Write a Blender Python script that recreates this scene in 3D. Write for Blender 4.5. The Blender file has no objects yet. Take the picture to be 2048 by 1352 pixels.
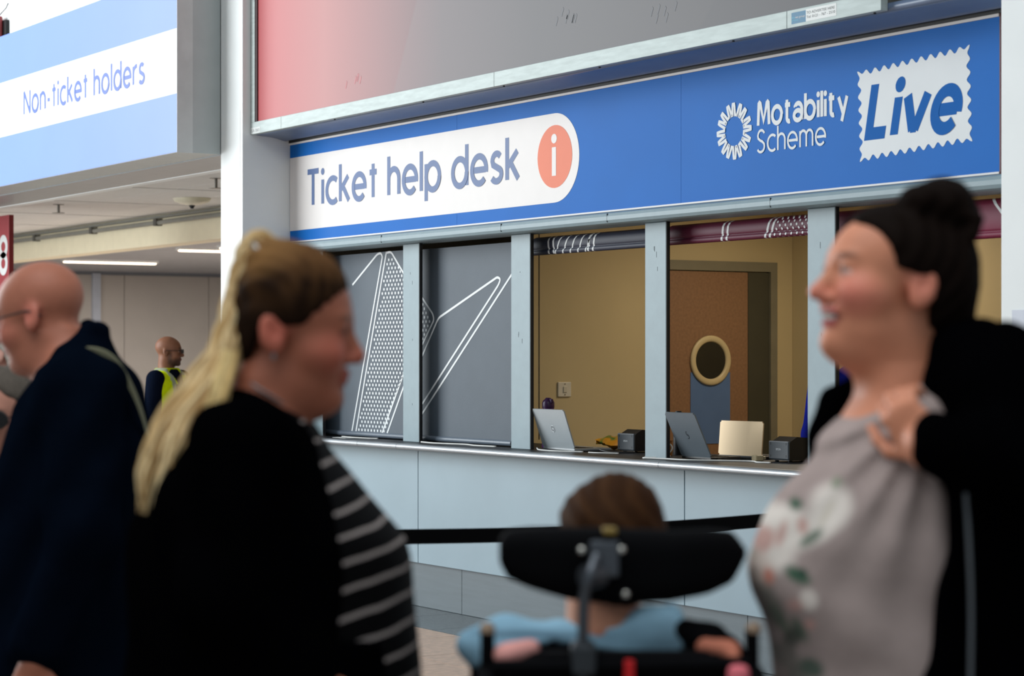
import bpy, bmesh, math, random
import numpy as np
from mathutils import Vector, Matrix
random.seed(7); np.random.seed(7)
scn = bpy.context.scene
COL = scn.collection
PI = math.pi

# ------------------------------------------------------------------ camera
cam_d = bpy.data.cameras.new('camera'); cam = bpy.data.objects.new('camera', cam_d); COL.objects.link(cam)
cam.location = (0, 0, 1.5); cam.rotation_euler = (PI/2, 0, math.radians(58.2))
cam_d.sensor_width = 36; cam_d.lens = 4460/2048*36
cam_d.shift_y = 37/2048
cam_d.clip_end = 200
cam_d.dof.use_dof = True; cam_d.dof.focus_distance = 11.6; cam_d.dof.aperture_fstop = 3.9
scn.camera = cam

# ------------------------------------------------------------------ world and daylight
scn.view_settings.view_transform = 'Standard'; scn.view_settings.look = 'None'
scn.view_settings.gamma = 1.0; scn.view_settings.exposure = 0.36
scn.view_settings.use_curve_mapping = False
w = bpy.data.worlds.new('concourse_air'); scn.world = w; w.use_nodes = True
bg = w.node_tree.nodes['Background']; bg.inputs[0].default_value = (0.80, 0.92, 1.0, 1); bg.inputs[1].default_value = 0.34

def area(name, loc, target, sx, sy, power, color):
    l = bpy.data.lights.new(name, 'AREA'); l.shape = 'RECTANGLE'; l.size = sx; l.size_y = sy
    l.energy = power; l.color = color
    o = bpy.data.objects.new(name, l); COL.objects.link(o); o.location = loc
    o.rotation_euler = (Vector(target)-Vector(loc)).to_track_quat('-Z', 'Y').to_euler()
    return o
# the glazed front of the concourse, out to the left behind the visitors
area('daylight_glazing', (-19.5, -1.5, 4.3), (-13.5, 6.0, 2.2), 8.0, 7.0, 1350, (0.93, 0.98, 1.0))
# rooflight high over the queue
area('daylight_rooflight', (-2.5, -0.5, 7.0), (-2.5, -0.5, 0), 6.0, 5.0, 230, (0.95, 0.98, 1.0))

# ------------------------------------------------------------------ materials
def lin(c):
    return tuple(((v/255)/12.92 if v/255 <= 0.04045 else ((v/255+0.055)/1.055)**2.4) for v in c)
MATS = {}
def mat(name, rgb, rough=0.5, metal=0.0, var=0.06, scale=8.0, bump=0.0, bscale=60.0, spec=0.4, emit=None, estr=0.0, attr=False, stretch=None, trans=0.0):
    """procedural material: base colour varied by noise, optional fine relief"""
    if name in MATS: return MATS[name]
    m = bpy.data.materials.new(name); m.use_nodes = True; MATS[name] = m
    nt = m.node_tree; b = nt.nodes['Principled BSDF']
    b.inputs['Roughness'].default_value = rough; b.inputs['Metallic'].default_value = metal
    b.inputs['Specular IOR Level'].default_value = spec
    if trans: b.inputs['Transmission Weight'].default_value = trans
    tc = nt.nodes.new('ShaderNodeTexCoord'); src = tc.outputs['Object']
    if stretch:
        mp = nt.nodes.new('ShaderNodeMapping'); mp.inputs['Scale'].default_value = stretch
        nt.links.new(src, mp.inputs[0]); src = mp.outputs[0]
    n = nt.nodes.new('ShaderNodeTexNoise'); n.inputs['Scale'].default_value = scale; n.inputs['Detail'].default_value = 4
    nt.links.new(src, n.inputs['Vector'])
    mr = nt.nodes.new('ShaderNodeMapRange'); mr.inputs[1].default_value = 0.3; mr.inputs[2].default_value = 0.7
    mr.inputs[3].default_value = 1-var; mr.inputs[4].default_value = 1+var
    nt.links.new(n.outputs['Fac'], mr.inputs[0])
    mx = nt.nodes.new('ShaderNodeVectorMath'); mx.operation = 'SCALE'
    if attr:
        at = nt.nodes.new('ShaderNodeAttribute'); at.attribute_name = 'Col'; nt.links.new(at.outputs['Color'], mx.inputs[0])
    else:
        mx.inputs[0].default_value = lin(rgb)
    nt.links.new(mr.outputs[0], mx.inputs['Scale']); nt.links.new(mx.outputs[0], b.inputs['Base Color'])
    if bump:
        n2 = nt.nodes.new('ShaderNodeTexNoise'); n2.inputs['Scale'].default_value = bscale; nt.links.new(src, n2.inputs['Vector'])
        bp = nt.nodes.new('ShaderNodeBump'); bp.inputs['Strength'].default_value = bump; bp.inputs['Distance'].default_value = 0.004
        nt.links.new(n2.outputs['Fac'], bp.inputs['Height']); nt.links.new(bp.outputs[0], b.inputs['Normal'])
    if emit:
        b.inputs['Emission Color'].default_value = (*lin(emit), 1); b.inputs['Emission Strength'].default_value = estr
    return m

# ------------------------------------------------------------------ object helpers
def inv_basis(p):
    return (Matrix.LocRotScale(p.location, p.rotation_euler, p.scale)).inverted()
def link(name, me, parent=None, world=True):
    o = bpy.data.objects.new(name, me); COL.objects.link(o)
    if parent is not None:
        o.parent = parent
        if world and parent.parent is None: o.matrix_parent_inverse = inv_basis(parent)
    return o
def tag(o, label, cat, group=None):
    o['label'] = label; o['category'] = cat
    if group: o['group'] = group
    return o
def struct(o): o['kind'] = 'structure'; return o
def thing(name, label, cat, loc=(0, 0, 0), rz=0, group=None):
    o = bpy.data.objects.new(name, None); COL.objects.link(o); o.empty_display_size = 0.1
    o.location = loc; o.rotation_euler = (0, 0, rz)
    return tag(o, label, cat, group)

class MB:
    """collects faces, then becomes one mesh object"""
    def __init__(s): s.v = []; s.f = []; s.sm = []
    def add(s, vs, fs, smooth=False):
        n = len(s.v); s.v += [tuple(v) for v in vs]
        s.f += [tuple(i+n for i in f) for f in fs]; s.sm += [smooth]*len(fs)
    def box(s, x0, x1, y0, y1, z0, z1, c=0.0):
        x0, x1 = min(x0, x1), max(x0, x1); y0, y1 = min(y0, y1), max(y0, y1); z0, z1 = min(z0, z1), max(z0, z1)
        if c <= 0:
            s.add([(x, y, z) for z in (z0, z1) for y in (y0, y1) for x in (x0, x1)],
                  [(0, 2, 3, 1), (4, 5, 7, 6), (0, 1, 5, 4), (2, 6, 7, 3), (0, 4, 6, 2), (1, 3, 7, 5)])
            return s
        bm = bmesh.new(); bmesh.ops.create_cube(bm, size=1)
        for v in bm.verts:
            v.co = Vector((x0+(v.co.x+.5)*(x1-x0), y0+(v.co.y+.5)*(y1-y0), z0+(v.co.z+.5)*(z1-z0)))
        bmesh.ops.bevel(bm, geom=bm.edges[:], offset=c, segments=2, affect='EDGES', profile=0.5)
        return s.bm(bm)
    def bm(s, bm, mtx=None, smooth=False):
        bm.verts.index_update()
        vs = [(mtx @ v.co if mtx else v.co.copy()) for v in bm.verts]
        s.add(vs, [[v.index for v in f.verts] for f in bm.faces], smooth); bm.free(); return s
    def cyl(s, p0, p1, r0, r1=None, n=16, caps=True):
        r1 = r0 if r1 is None else r1
        p0, p1 = Vector(p0), Vector(p1); d = (p1-p0).normalized()
        a = d.orthogonal().normalized(); b = d.cross(a)
        vs = [p+(a*math.cos(2*PI*i/n)+b*math.sin(2*PI*i/n))*r for p, r in ((p0, r0), (p1, r1)) for i in range(n)]
        s.add(vs, [(i, (i+1) % n, n+(i+1) % n, n+i) for i in range(n)], True)
        if caps: s.add(vs, [tuple(range(n))[::-1], tuple(range(n, 2*n))])
        return s
    def tube(s, pts, r, n=8, closed=False):
        pts = [Vector(p) for p in pts]; rs = r if isinstance(r, (list, tuple)) else [r]*len(pts)
        m = len(pts); vs = []; prev = None
        for i, p in enumerate(pts):
            t = (pts[(i+1) % m if closed else min(i+1, m-1)]-pts[(i-1) % m if closed else max(i-1, 0)])
            t = t.normalized() if t.length > 1e-9 else Vector((0, 0, 1))
            a = t.orthogonal().normalized() if prev is None else (prev-t*prev.dot(t)).normalized()
            prev = a; b = t.cross(a)
            vs += [p+(a*math.cos(2*PI*k/n)+b*math.sin(2*PI*k/n))*rs[i] for k in range(n)]
        fs = [(i*n+k, i*n+(k+1) % n, ((i+1) % m)*n+(k+1) % n, ((i+1) % m)*n+k) for i in range(m if closed else m-1) for k in range(n)]
        if not closed: fs += [tuple(range(n))[::-1], tuple(range((m-1)*n, m*n))]
        s.add(vs, fs, True); return s
    def lathe(s, prof, c=(0, 0, 0), n=24, axis='z', smooth=True):
        vs = []
        for r, h in prof:
            for k in range(n):
                a = 2*PI*k/n; p = (r*math.cos(a), r*math.sin(a), h)
                if axis == 'x': p = (p[2], p[0], p[1])
                if axis == 'y': p = (p[0], p[2], p[1])
                vs.append((p[0]+c[0], p[1]+c[1], p[2]+c[2]))
        m = len(prof)
        fs = [(i*n+k, i*n+(k+1) % n, (i+1)*n+(k+1) % n, (i+1)*n+k) for i in range(m-1) for k in range(n)]
        s.add(vs, fs, smooth)
        s.add(vs, [tuple(range(n))[::-1], tuple(range((m-1)*n, m*n))]); return s
    def prism_x(s, prof, x0, x1, smooth=False):
        """closed outline of (y, z) points swept along x"""
        n = len(prof); vs = [(x, y, z) for x in (x0, x1) for y, z in prof]
        s.add(vs, [(i, (i+1) % n, n+(i+1) % n, n+i) for i in range(n)], smooth)
        s.add(vs, [tuple(range(n))[::-1], tuple(range(n, 2*n))]); return s
    def poly_xz(s, pts, y, t):
        """flat outline of (x, z) points, t thick, front at y"""
        n = len(pts); vs = [(x, yy, z) for yy in (y, y+t) for x, z in pts]
        s.add(vs, [tuple(range(n)), tuple(range(n, 2*n))[::-1]]+[(i, n+i, n+(i+1) % n, (i+1) % n) for i in range(n)]); return s
    def mesh(s, name, m):
        me = bpy.data.meshes.new(name); me.from_pydata(s.v, [], s.f); me.materials.append(m)
        me.polygons.foreach_set('use_smooth', s.sm)
        bm = bmesh.new(); bm.from_mesh(me); bmesh.ops.recalc_face_normals(bm, faces=bm.faces[:]); bm.to_mesh(me); bm.free()
        me.update(); return me
    def build(s, name, m, parent=None, world=True): return link(name, s.mesh(name, m), parent, world)

def copy_tree(o, parent=None):
    c = o.copy(); COL.objects.link(c)
    if parent is not None: c.parent = parent; c.matrix_parent_inverse = o.matrix_parent_inverse.copy()
    for ch in [q for q in bpy.data.objects if q.parent is o]: copy_tree(ch, c)
    return c

# ------------------------------------------------------------------ lettering drawn with strokes
def arc(cx, cy, rx, ry, a0, a1, n=18):
    return [(cx+rx*math.cos(math.radians(a0+(a1-a0)*i/n)), cy+ry*math.sin(math.radians(a0+(a1-a0)*i/n))) for i in range(n+1)]
XH = 0.66; R = XH/2
GLYPH = {
 'T': (0.62, [[(0, .92), (.62, .92)], [(.31, .92), (.31, 0)]]),
 'N': (0.66, [[(0, 0), (0, .92)], [(0, .92), (.66, 0)], [(.66, 0), (.66, .92)]]),
 'M': (0.78, [[(0, 0), (.05, .86), (.1, .9), (.16, .86), (.39, .16), (.62, .86), (.68, .9), (.73, .86), (.78, 0)]]),
 'S': (0.52, [arc(.27, .68, .23, .23, 25, 180)+arc(.27, .46, .0, .0, 180, 180, 1)[:0]+[(.06, .58), (.2, .49), (.36, .43), (.48, .33)]+arc(.25, .23, .25, .23, 15, -150)]),
 'L': (0.48, [[(0, .95), (0, 0.07), (.48, 0.07)]]),
 'i': (0.0, [[(0, XH), (0, 0)], 'dot']),
 'l': (0.0, [[(0, 1), (0, 0)]]),
 'c': (0.50, [arc(.33, R, .33, R, 50, 310)]),
 'o': (0.64, [arc(.32, R, .32, R, 0, 360, 30)]),
 'e': (0.62, [[(0.02, R), (.60, R)], arc(.31, R, .31, R, -12, 318, 28)]),
 'k': (0.46, [[(0, 1), (0, 0)], [(.42, XH), (.03, .32)], [(.14, .40), (.46, 0)]]),
 't': (0.36, [[(.18, .88), (.18, 0)], [(0, XH), (.36, XH)]]),
 't2': (0.40, [[(.13, .86), (.13, .16)]+arc(.29, .16, .16, .16, 180, 290, 8), [(0, XH), (.36, XH)]]),
 'h': (0.50, [[(0, 1), (0, 0)], [(0, .40)]+arc(.25, .41, .25, .25, 180, 0, 14)+[(.5, 0)]]),
 'n': (0.50, [[(0, XH), (0, 0)], [(0, .40)]+arc(.25, .41, .25, .25, 180, 0, 14)+[(.5, 0)]]),
 'm': (0.86, [[(0, XH), (0, 0)], [(0, .42)]+arc(.215, .44, .215, .22, 180, 0, 12)+[(.43, 0)], [(.43, .42)]+arc(.645, .44, .215, .22, 180, 0, 12)+[(.86, 0)]]),
 'p': (0.62, [[(0, XH), (0, -.27)], arc(.31, R, .31, R, 0, 360, 30)]),
 'd': (0.62, [[(.62, 1), (.62, 0)], arc(.31, R, .31, R, 0, 360, 30)]),
 'b': (0.62, [[(0, 1), (0, 0)], arc(.31, R, .31, R, 0, 360, 30)]),
 'a': (0.52, [[(.06, .52)]+arc(.27, .42, .25, .24, 150, 0, 10)+[(.52, 0)], arc(.26, .19, .26, .19, 0, 360, 24)]),
 's': (0.42, [arc(.21, .49, .18, .17, 35, 180, 10)+[(.06, .40), (.2, .34), (.34, .28)]+arc(.2, .17, .21, .17, 25, -150, 12)]),
 'r': (0.28, [[(0, XH), (0, 0)], [(0, .38)]+arc(.27, .38, .27, .27, 180, 80, 8)]),
 'v': (0.56, [[(0, XH), (.25, .05)], [(.31, .05), (.56, XH)], [(.20, .11), (.36, .11)]]),
 'y': (0.54, [[(0, XH), (.29, .02)], [(.54, XH), (.2, -.28)]]),
 '-': (0.26, [[(0, .32), (.26, .32)]]),
}
def ribbon(pts, wd, closed=False):
    """mitred strip along 2D points -> quads (list of 4 corner tuples)"""
    q = [pts[0]]
    for p in pts[1:]:
        if math.hypot(p[0]-q[-1][0], p[1]-q[-1][1]) > 1e-6: q.append(p)
    pts = q; n = len(pts); L = []
    for i in range(n):
        a = pts[max(i-1, 0)]; b = pts[i]; c = pts[min(i+1, n-1)]
        if closed and i in (0, n-1): a, c = pts[n-2], pts[1]
        d1 = (b[0]-a[0], b[1]-a[1]); d2 = (c[0]-b[0], c[1]-b[1])
        if d1 == (0, 0): d1 = d2
        if d2 == (0, 0): d2 = d1
        l1 = math.hypot(*d1); l2 = math.hypot(*d2)
        n1 = (-d1[1]/l1, d1[0]/l1); n2 = (-d2[1]/l2, d2[0]/l2)
        m = (n1[0]+n2[0], n1[1]+n2[1]); k = 1+n1[0]*n2[0]+n1[1]*n2[1]
        k = max(k, 0.35); L.append((m[0]/k*wd/2, m[1]/k*wd/2))
    return [((pts[i][0]+L[i][0], pts[i][1]+L[i][1]), (pts[i+1][0]+L[i+1][0], pts[i+1][1]+L[i+1][1]),
             (pts[i+1][0]-L[i+1][0], pts[i+1][1]-L[i+1][1]), (pts[i][0]-L[i][0], pts[i][1]-L[i][1])) for i in range(n-1)]
def disc2(cx, cy, rx, ry=None, n=14):
    ry = rx if ry is None else ry
    return [(cx+rx*math.cos(2*PI*i/n), cy+ry*math.sin(2*PI*i/n)) for i in range(n)]
def word(text, wt, gap=0.2, space=0.42, shear=0.0, subs=None):
    """strokes of each letter (ascender height 1, baseline 0) and the width of the whole line"""
    x = wt/2; out = []
    for ch in text:
        if ch == ' ': x += space; continue
        adv, st = GLYPH[(subs or {}).get(ch, ch)]; L = []
        for s in st:
            if s == 'dot': L.append([disc2(x, XH+.22, wt*.62)]); continue
            pts = [(x+p[0], p[1]) for p in s]
            cl = math.hypot(pts[0][0]-pts[-1][0], pts[0][1]-pts[-1][1]) < 1e-4
            L.append(ribbon(pts, wt, cl))
        if shear: L = [[[(p[0]+shear*p[1], p[1]) for p in q] for q in st_] for st_ in L]
        out.append(L); x += adv+gap+wt
    return out, x-(gap+wt/2)
def print_polys(mb, polys, fx, fz, y):
    """flat print: polygons mapped by fx, fz onto the plane at y"""
    for q in polys: mb.add([(fx(p), y, fz(p)) for p in q], [tuple(range(len(q)))])
def letters(name, text, x0, x1, zb, h, wt, y, m, parent, **kw):
    W, wd = word(text, wt, **kw); sx = (x1-x0)/wd
    for L in W:
        mb = MB()
        for k, q in enumerate(q for st in L for q in st): print_polys(mb, [q], lambda p: x0+p[0]*sx, lambda p: zb+p[1]*h, y-0.00006*k)
        mb.build(name, m, parent)
def small_text(name, text, x0, x1, zb, h, y, m, parent, slope=0.0):
    cu = bpy.data.curves.new(name, 'FONT'); cu.body = text; cu.size = 1
    o = bpy.data.objects.new(name, cu); COL.objects.link(o)
    dg = bpy.context.evaluated_depsgraph_get(); me = bpy.data.meshes.new_from_object(o.evaluated_get(dg))
    bpy.data.objects.remove(o)
    xs = [v.co.x for v in me.vertices]; ys = [v.co.y for v in me.vertices]
    a, b, c, d = min(xs), max(xs), min(ys), max(ys)
    for v in me.vertices:
        u = (v.co.x-a)/(b-a); v.co = Vector((x0+u*(x1-x0), y, zb+(v.co.y-0)*h/.72+slope*u*(x1-x0)))
    me.materials.clear(); me.materials.append(m)
    return link(name, me, parent)

# ================================================================== SETTING
M_white = mat('pillar paint', (236, 239, 238), 0.55, var=0.03, scale=3, bump=0.05, bscale=200)
M_frame = mat('blue grey powder coat', (132, 151, 158), 0.45, var=0.04, scale=14, bump=0.08, bscale=400)
M_dark = mat('black gasket', (22, 22, 24), 0.6)
M_panel = mat('pale blue counter laminate', (140, 160, 170), 0.42, var=0.04, scale=2.5)
M_kick = mat('brushed grey plinth', (96, 106, 111), 0.45, var=0.05, scale=3, stretch=(1, 1, 14))
M_alu = mat('brushed aluminium', (170, 180, 178), 0.55, metal=0.15, var=0.09, scale=9, stretch=(1, 1, 6))
M_nose = mat('worn metal nosing', (150, 154, 158), 0.4, metal=0.6, var=0.12, scale=30, stretch=(.2, 2, 2))
M_top = mat('dark worktop laminate', (36, 38, 42), 0.45, var=0.12, scale=12, spec=.25)
M_yel = mat('cream booth wall', (196, 178, 136), 0.65, var=0.03, scale=2, bump=0.06, bscale=250)
M_ceil = mat('white ceiling tile', (226, 225, 222), 0.8, var=0.04, scale=25, bump=0.15, bscale=180)
M_ceil2 = mat('ceiling void', (110, 112, 116), 0.9)
M_beam = mat('cream beam', (240, 230, 200), 0.6, var=0.03)
M_hall = mat('grey hall panel', (172, 166, 160), 0.6, var=0.04, scale=2)
M_floor = mat('pink terrazzo floor', (196, 162, 138), 0.4, var=0.16, scale=22, bump=0.03, bscale=90)
M_gran = mat('dark granite', (92, 100, 104), 0.35, var=0.25, scale=70)
M_darkgrey = mat('dark joint', (40, 42, 44), 0.7)
M_sofblue = mat('blue grey soffit', (96, 112, 138), 0.32, var=0.06, scale=5)
M_glass = mat('dark glass', (30, 32, 30), 0.05, var=0.0, trans=0.6, spec=0.6)

# floor with its stone pieces
fl = struct(MB().box(-32, 8, -8, 16, -0.1, 0).build('floor', mat('floor screed', (146, 138, 132), 0.5, var=0.1)))
tile = MB().box(-0.298, 0.298, -0.298, 0.298, -0.02, 0.003, 0.0).mesh('floor_tile', M_floor)
for i in range(14):
    for j in range(6):
        o = link('floor_tile', tile, fl, False); o.location = (-14.2+0.6*i+(0.3 if j % 2 else 0), 5.755-0.6*j, 0)
gt = MB().box(-0.298, 0.298, -0.268, 0.268, -0.02, 0.004).mesh('granite_tile', M_gran)
for i in range(12):
    o = link('granite_tile', gt, fl, False); o.location = (-13.35+0.6*i+0.05, 6.33, 0)

# pillars and facade wall
wl = struct(MB().box(-13.71, -13.365, 6.207, 6.75, 0, 6.0, 0.004).build('wall_left', M_white))
MB().box(-13.685, -13.40, 6.2055, 6.208, 2.62, 3.12).build('access_cover', M_white, wl)
wr = struct(MB().box(-6.39, -4.6, 6.207, 7.1, 0, 6.0, 0.004).build('wall_right', M_white))
struct(MB().box(-13.364, -6.391, 6.575, 6.70, 2.252, 6.0).build('wall_facade', M_white))
wu = struct(MB().box(-31, -13.711, 6.24, 6.66, 2.875, 6.0).build('wall_upper', M_white))
for x0, x1 in ((-31, -21.8), (-21.79, -17.6), (-17.59, -16.35), (-16.34, -13.712)):
    MB().box(x0, x1, 6.22, 6.239, 4.0, 6.0).build('wall_panel', M_white, wu)

# header beam over the windows, and the window posts
prof = [(6.572, 2.249), (6.52, 2.248), (6.505, 2.240), (6.498, 2.225), (6.498, 2.205), (6.506, 2.190), (6.525, 2.184), (6.70, 2.184), (6.70, 2.249)]
hd = struct(MB().prism_x(prof, -13.364, -6.391).build('trim_1', M_frame))
for x in (-12.0, -10.60, -9.55, -8.2):
    MB().box(x, x+0.0015, 6.4975, 6.51, 2.195, 2.24).build('joint_line', M_darkgrey, hd)
def post(n, x0, x1, right=True):
    p = struct(MB().box(x0, x1, 6.60, 6.62, 0.983, 2.183, 0.003).build('trim_%d' % n, M_frame))
    if right: MB().box(x1-0.001, x1+0.004, 6.602, 6.622, 0.984, 2.182).build('side_strip', M_dark, p)  # thin black strip along the right side of the post
    return p
post(2, -13.364, -12.985)
for n, (a, b) in enumerate(((-11.906, -11.707), (-10.655, -10.455), (-9.352, -9.168), (-8.05, -7.854), (-6.75, -6.392))):
    p = post(3+n, a, b, n < 4)
    random.seed(20+n)
    if n < 4:
        for k in range(4):      # scuffs on the paint
            x = a+(b-a)*random.uniform(.35, .6); z = random.choice((2.02, 1.95, 1.2, 1.6, 2.06))+random.uniform(-.03, .03)
            MB().box(x, x+.0025, 6.5992, 6.6002, z, z+random.uniform(.008, .03)).build('scuff_mark', mat('scuff', (84, 96, 102), .6), p)

# ticket counter
ct = thing('ticket_counter', 'long ticket counter front of pale blue panels over a grey plinth', 'counter', (-9.9, 6.6, 0))
MB().box(-13.362, -6.393, 6.575, 6.95, 0.0, 0.94).build('carcass', M_darkgrey, ct)
for a, b in ((-13.36, -11.616), (-11.610, -8.931), (-8.925, -6.394)):
    MB().box(a, b, 6.54, 6.572, 0.268, 0.944, 0.002).build('front_panel', M_panel, ct)
for a, b in ((-13.36, -11.137), (-11.133, -8.452), (-8.448, -6.394)):
    MB().box(a, b, 6.562, 6.574, 0.006, 0.266, 0.001).build('plinth_panel', M_kick, ct)
wt = thing('worktop', 'dark worktop with a worn metal nosing along the ticket windows', 'worktop', (-9.9, 6.8, 0.95))
MB().box(-13.362, -6.393, 6.447, 7.15, 0.950, 0.982).build('slab', M_top, wt)
np_ = [(6.447, 0.983)]+[(6.43+0.0-0.019*math.sin(a), 0.964+0.019*math.cos(a)) for a in [PI*i/8 for i in range(9)]]+[(6.447, 0.945)]
for a, b in ((-13.362, -12.152), (-12.149, -11.656), (-11.653, -8.975), (-8.972, -6.393)):
    MB().prism_x(np_, a, b, False).build('nosing', M_nose, wt)

# booth behind the windows
struct(MB().box(-13.36, -6.3, 9.165, 9.30, 0.0, 2.5).build('wall_back', M_yel))
wp = struct(MB().box(-11.43, -11.33, 7.155, 9.163, 0.0, 2.5).build('wall_partition', M_yel))
MB().box(-11.3305, -11.3275, 7.214, 7.219, 1.0, 2.45).build('panel_joint', M_darkgrey, wp)
struct(MB().box(-6.38, -6.3, 7.11, 9.163, 0.0, 2.5).build('wall_side', M_yel))
struct(MB().box(-13.36, -6.3, 6.71, 9.30, 2.501, 2.56).build('ceiling_booth', M_yel))
M_warm = mat('warm lamp diffuser', (255, 240, 215), 0.4, emit=(255, 206, 140), estr=2.0)
def booth_lamp(x, y, label, power):
    t = thing('ceiling_light', label, 'lamp', (x, y, 2.44), 0, 'booth ceiling lights')
    MB().box(x-.30, x+.30, y-.30, y+.30, 2.47, 2.5, .004).build('housing', M_white, t)
    MB().box(x-.27, x+.27, y-.27, y+.27, 2.462, 2.47).build('diffuser', M_warm, t)
    a = area('booth_glow', (x, y, 2.455), (x, y, 0), .5, .5, power, (1.0, 0.90, 0.73)); a.parent = t; a.matrix_parent_inverse = inv_basis(t)
booth_lamp(-10.1, 8.35, 'square warm ceiling light inside the booth near the wooden door', 11)
booth_lamp(-7.6, 8.3, 'square warm ceiling light inside the booth at the right end', 4)

# wooden door in the partition wall, with its porthole
M_wood = mat('brown flecked door veneer', (134, 100, 72), 0.5, var=0.12, scale=60, bump=0.04)
M_dfr = mat('olive grey door frame', (122, 116, 96), 0.5)
M_dstr = mat('dark olive door edge', (64, 62, 48), 0.55)
M_blue = mat('blue grey door panel', (84, 112, 156), 0.5, var=0.04)
dr = struct(MB().box(-11.327, -11.300, 8.09, 8.777, 0.01, 2.036, 0.002).build('door_1', M_wood))
MB().box(-11.327, -11.299, 8.779, 8.948, 0.01, 2.036).build('lock_stile', M_dstr, dr)
MB().box(-11.2995, -11.296, 8.322, 8.632, 0.95, 1.40).build('push_panel', M_blue, dr)
ring = MB().lathe([(0.117, 0.0), (0.158, 0.0), (0.158, 0.012), (0.150, 0.018), (0.125, 0.018), (0.117, 0.010), (0.117, 0.0)], (-11.2985, 8.475, 1.475), 40, 'x')
pr = ring.build('porthole_ring', mat('cream porthole ring', (196, 178, 136), 0.4), dr)
MB().lathe([(0.116, 0.0), (0.116, 0.006)], (-11.2985, 8.475, 1.475), 40, 'x').build('pane', M_glass, pr)
dfm = MB()
dfm.box(-11.329, -11.285, 8.952, 9.005, 0.0, 2.103); dfm.box(-11.329, -11.285, 8.035, 8.088, 0, 2.103); dfm.box(-11.329, -11.285, 8.088, 8.952, 2.042, 2.103)
dfm.build('door_frame', M_dfr, dr)

# ---------------- hall seen under the left sign
hc = struct(MB().box(-31, -13.40, 6.75, 15.4, 2.905, 3.0).build('ceiling_hall', M_ceil2))
ctile = MB().box(-0.296, 0.296, -0.296, 0.296, -0.02, 0.0, 0.0).mesh('ceiling_tile', M_ceil)
for i in range(20):
    for j in range(3):
        o = link('ceiling_tile', ctile, hc, False); o.location = (-13.75-0.6*i, 7.05+0.6*j-0.02, 2.895+0.002*((i*7+j*3) % 3))
hl = struct(MB().box(-31, -13.40, 8.75, 15.4, 2.72, 2.75).build('ceiling_inner', M_ceil2))
ct2 = MB().box(-0.296, 0.296, -0.596, 0.596, -0.012, 0.0).mesh('ceiling_panel', mat('grey ceiling panel', (150, 152, 156), 0.8, var=0.05))
for i in range(21):
    for j in range(4):
        o = link('ceiling_panel', ct2, hl, False); o.location = (-18.3-0.6*i, 9.4+1.2*j, 2.719)
struct(MB().box(-31, -13.40, 8.5, 8.74, 2.582, 2.876, 0.004).build('trim_9', M_beam))
struct(MB().box(-31, -13.72, 6.66, 6.75, 2.84, 2.90).build('trim_10', M_white))
wh = struct(MB().box(-30.2, -30.06, 6.3, 15.4, 0, 2.74).build('wall_hall', M_hall))
for a, b in ((7.0, 10.2), (10.21, 11.66), (11.70, 12.09), (12.10, 13.4), (13.41, 15.3)):
    MB().box(-30.06, -30.03, a, b, 0.02, 2.66).build('wall_panel', M_hall, wh)
MB().box(-30.05, -29.98, 11.60, 11.72, 0.0, 2.68).build('pilaster', mat('pale blue pilaster', (172, 178, 190), 0.5), wh)
MB().box(-30.06, -30.0, 6.4, 15.3, 2.665, 2.72).build('cornice', mat('grey cornice', (110, 114, 122), 0.6), wh)
struct(MB().box(-30.05, -13.40, 15.3, 15.4, 0, 2.74).build('wall_hall_end', M_hall))
struct(MB().box(-13.46, -13.37, 6.76, 15.3, 0, 2.9).build('wall_hall_side', M_hall))
M_strip = mat('strip light diffuser', (255, 250, 240), 0.4, emit=(255, 226, 196), estr=3.0)
def strip(x, y0, y1, label):
    t = thing('strip_light', label, 'lamp', (x, (y0+y1)/2, 2.66), 0, 'strip lights on the hall ceiling')
    MB().box(x-.06, x+.06, y0-.02, y1+.02, 2.68, 2.719).build('housing', M_white, t)
    MB().box(x-.035, x+.035, y0, y1, 2.662, 2.681, .006).build('diffuser', M_strip, t)
    a = area('strip_glow', (x, (y0+y1)/2, 2.65), (x, (y0+y1)/2, 0), .1, y1-y0, 160, (1.0, .92, .84)); a.parent = t; a.matrix_parent_inverse = inv_basis(t)
strip(-26.4, 9.84, 11.05, 'lit strip light on the hall ceiling above the bald man')
strip(-22.9, 9.87, 11.07, 'lit strip light on the hall ceiling close to the white pillar')
strip(-22.2, 10.05, 11.25, 'second lit strip light beside the white pillar, slightly higher')
sd = thing('smoke_detector', 'round cream smoke detector on the white tiled ceiling', 'detector', (-17.953, 7.856, 2.83))
MB().lathe([(0.03, -0.062), (0.075, -0.055), (0.15, -0.03), (0.165, -0.005), (0.165, 0.0)], (-17.953, 7.856, 2.876), 24).build('dome', mat('cream plastic', (214, 208, 186), 0.4), sd)
MB().lathe([(0.012, -0.09), (0.02, -0.075), (0.03, -0.06)], (-17.953, 7.856, 2.876), 12).build('sensor_tip', M_darkgrey, sd)
def sprinkler(x, y, label):
    t = thing('sprinkler_head', label, 'sprinkler', (x, y, 2.8), 0, 'ceiling sprinklers')
    m = mat('sprinkler metal', (120, 116, 110), 0.4, metal=.7)
    MB().lathe([(0.05, -0.004), (0.05, 0.0)], (x, y, 2.876), 16).build('rose', m, t)
    MB().cyl((x, y, 2.80), (x, y, 2.873), .012).build('stem', m, t)
    MB().lathe([(0.055, -0.004), (0.055, 0.0)], (x, y, 2.80), 12).build('deflector', m, t)
sprinkler(-19.3, 7.141, 'small sprinkler head on the tiled ceiling left of the smoke detector')
sprinkler(-15.832, 7.128, 'small sprinkler head on the tiled ceiling beside the white pillar')
cd = thing('conduit', 'grey metal conduit clipped along the top of the cream beam', 'pipe', (-20, 8.45, 2.78))
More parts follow.
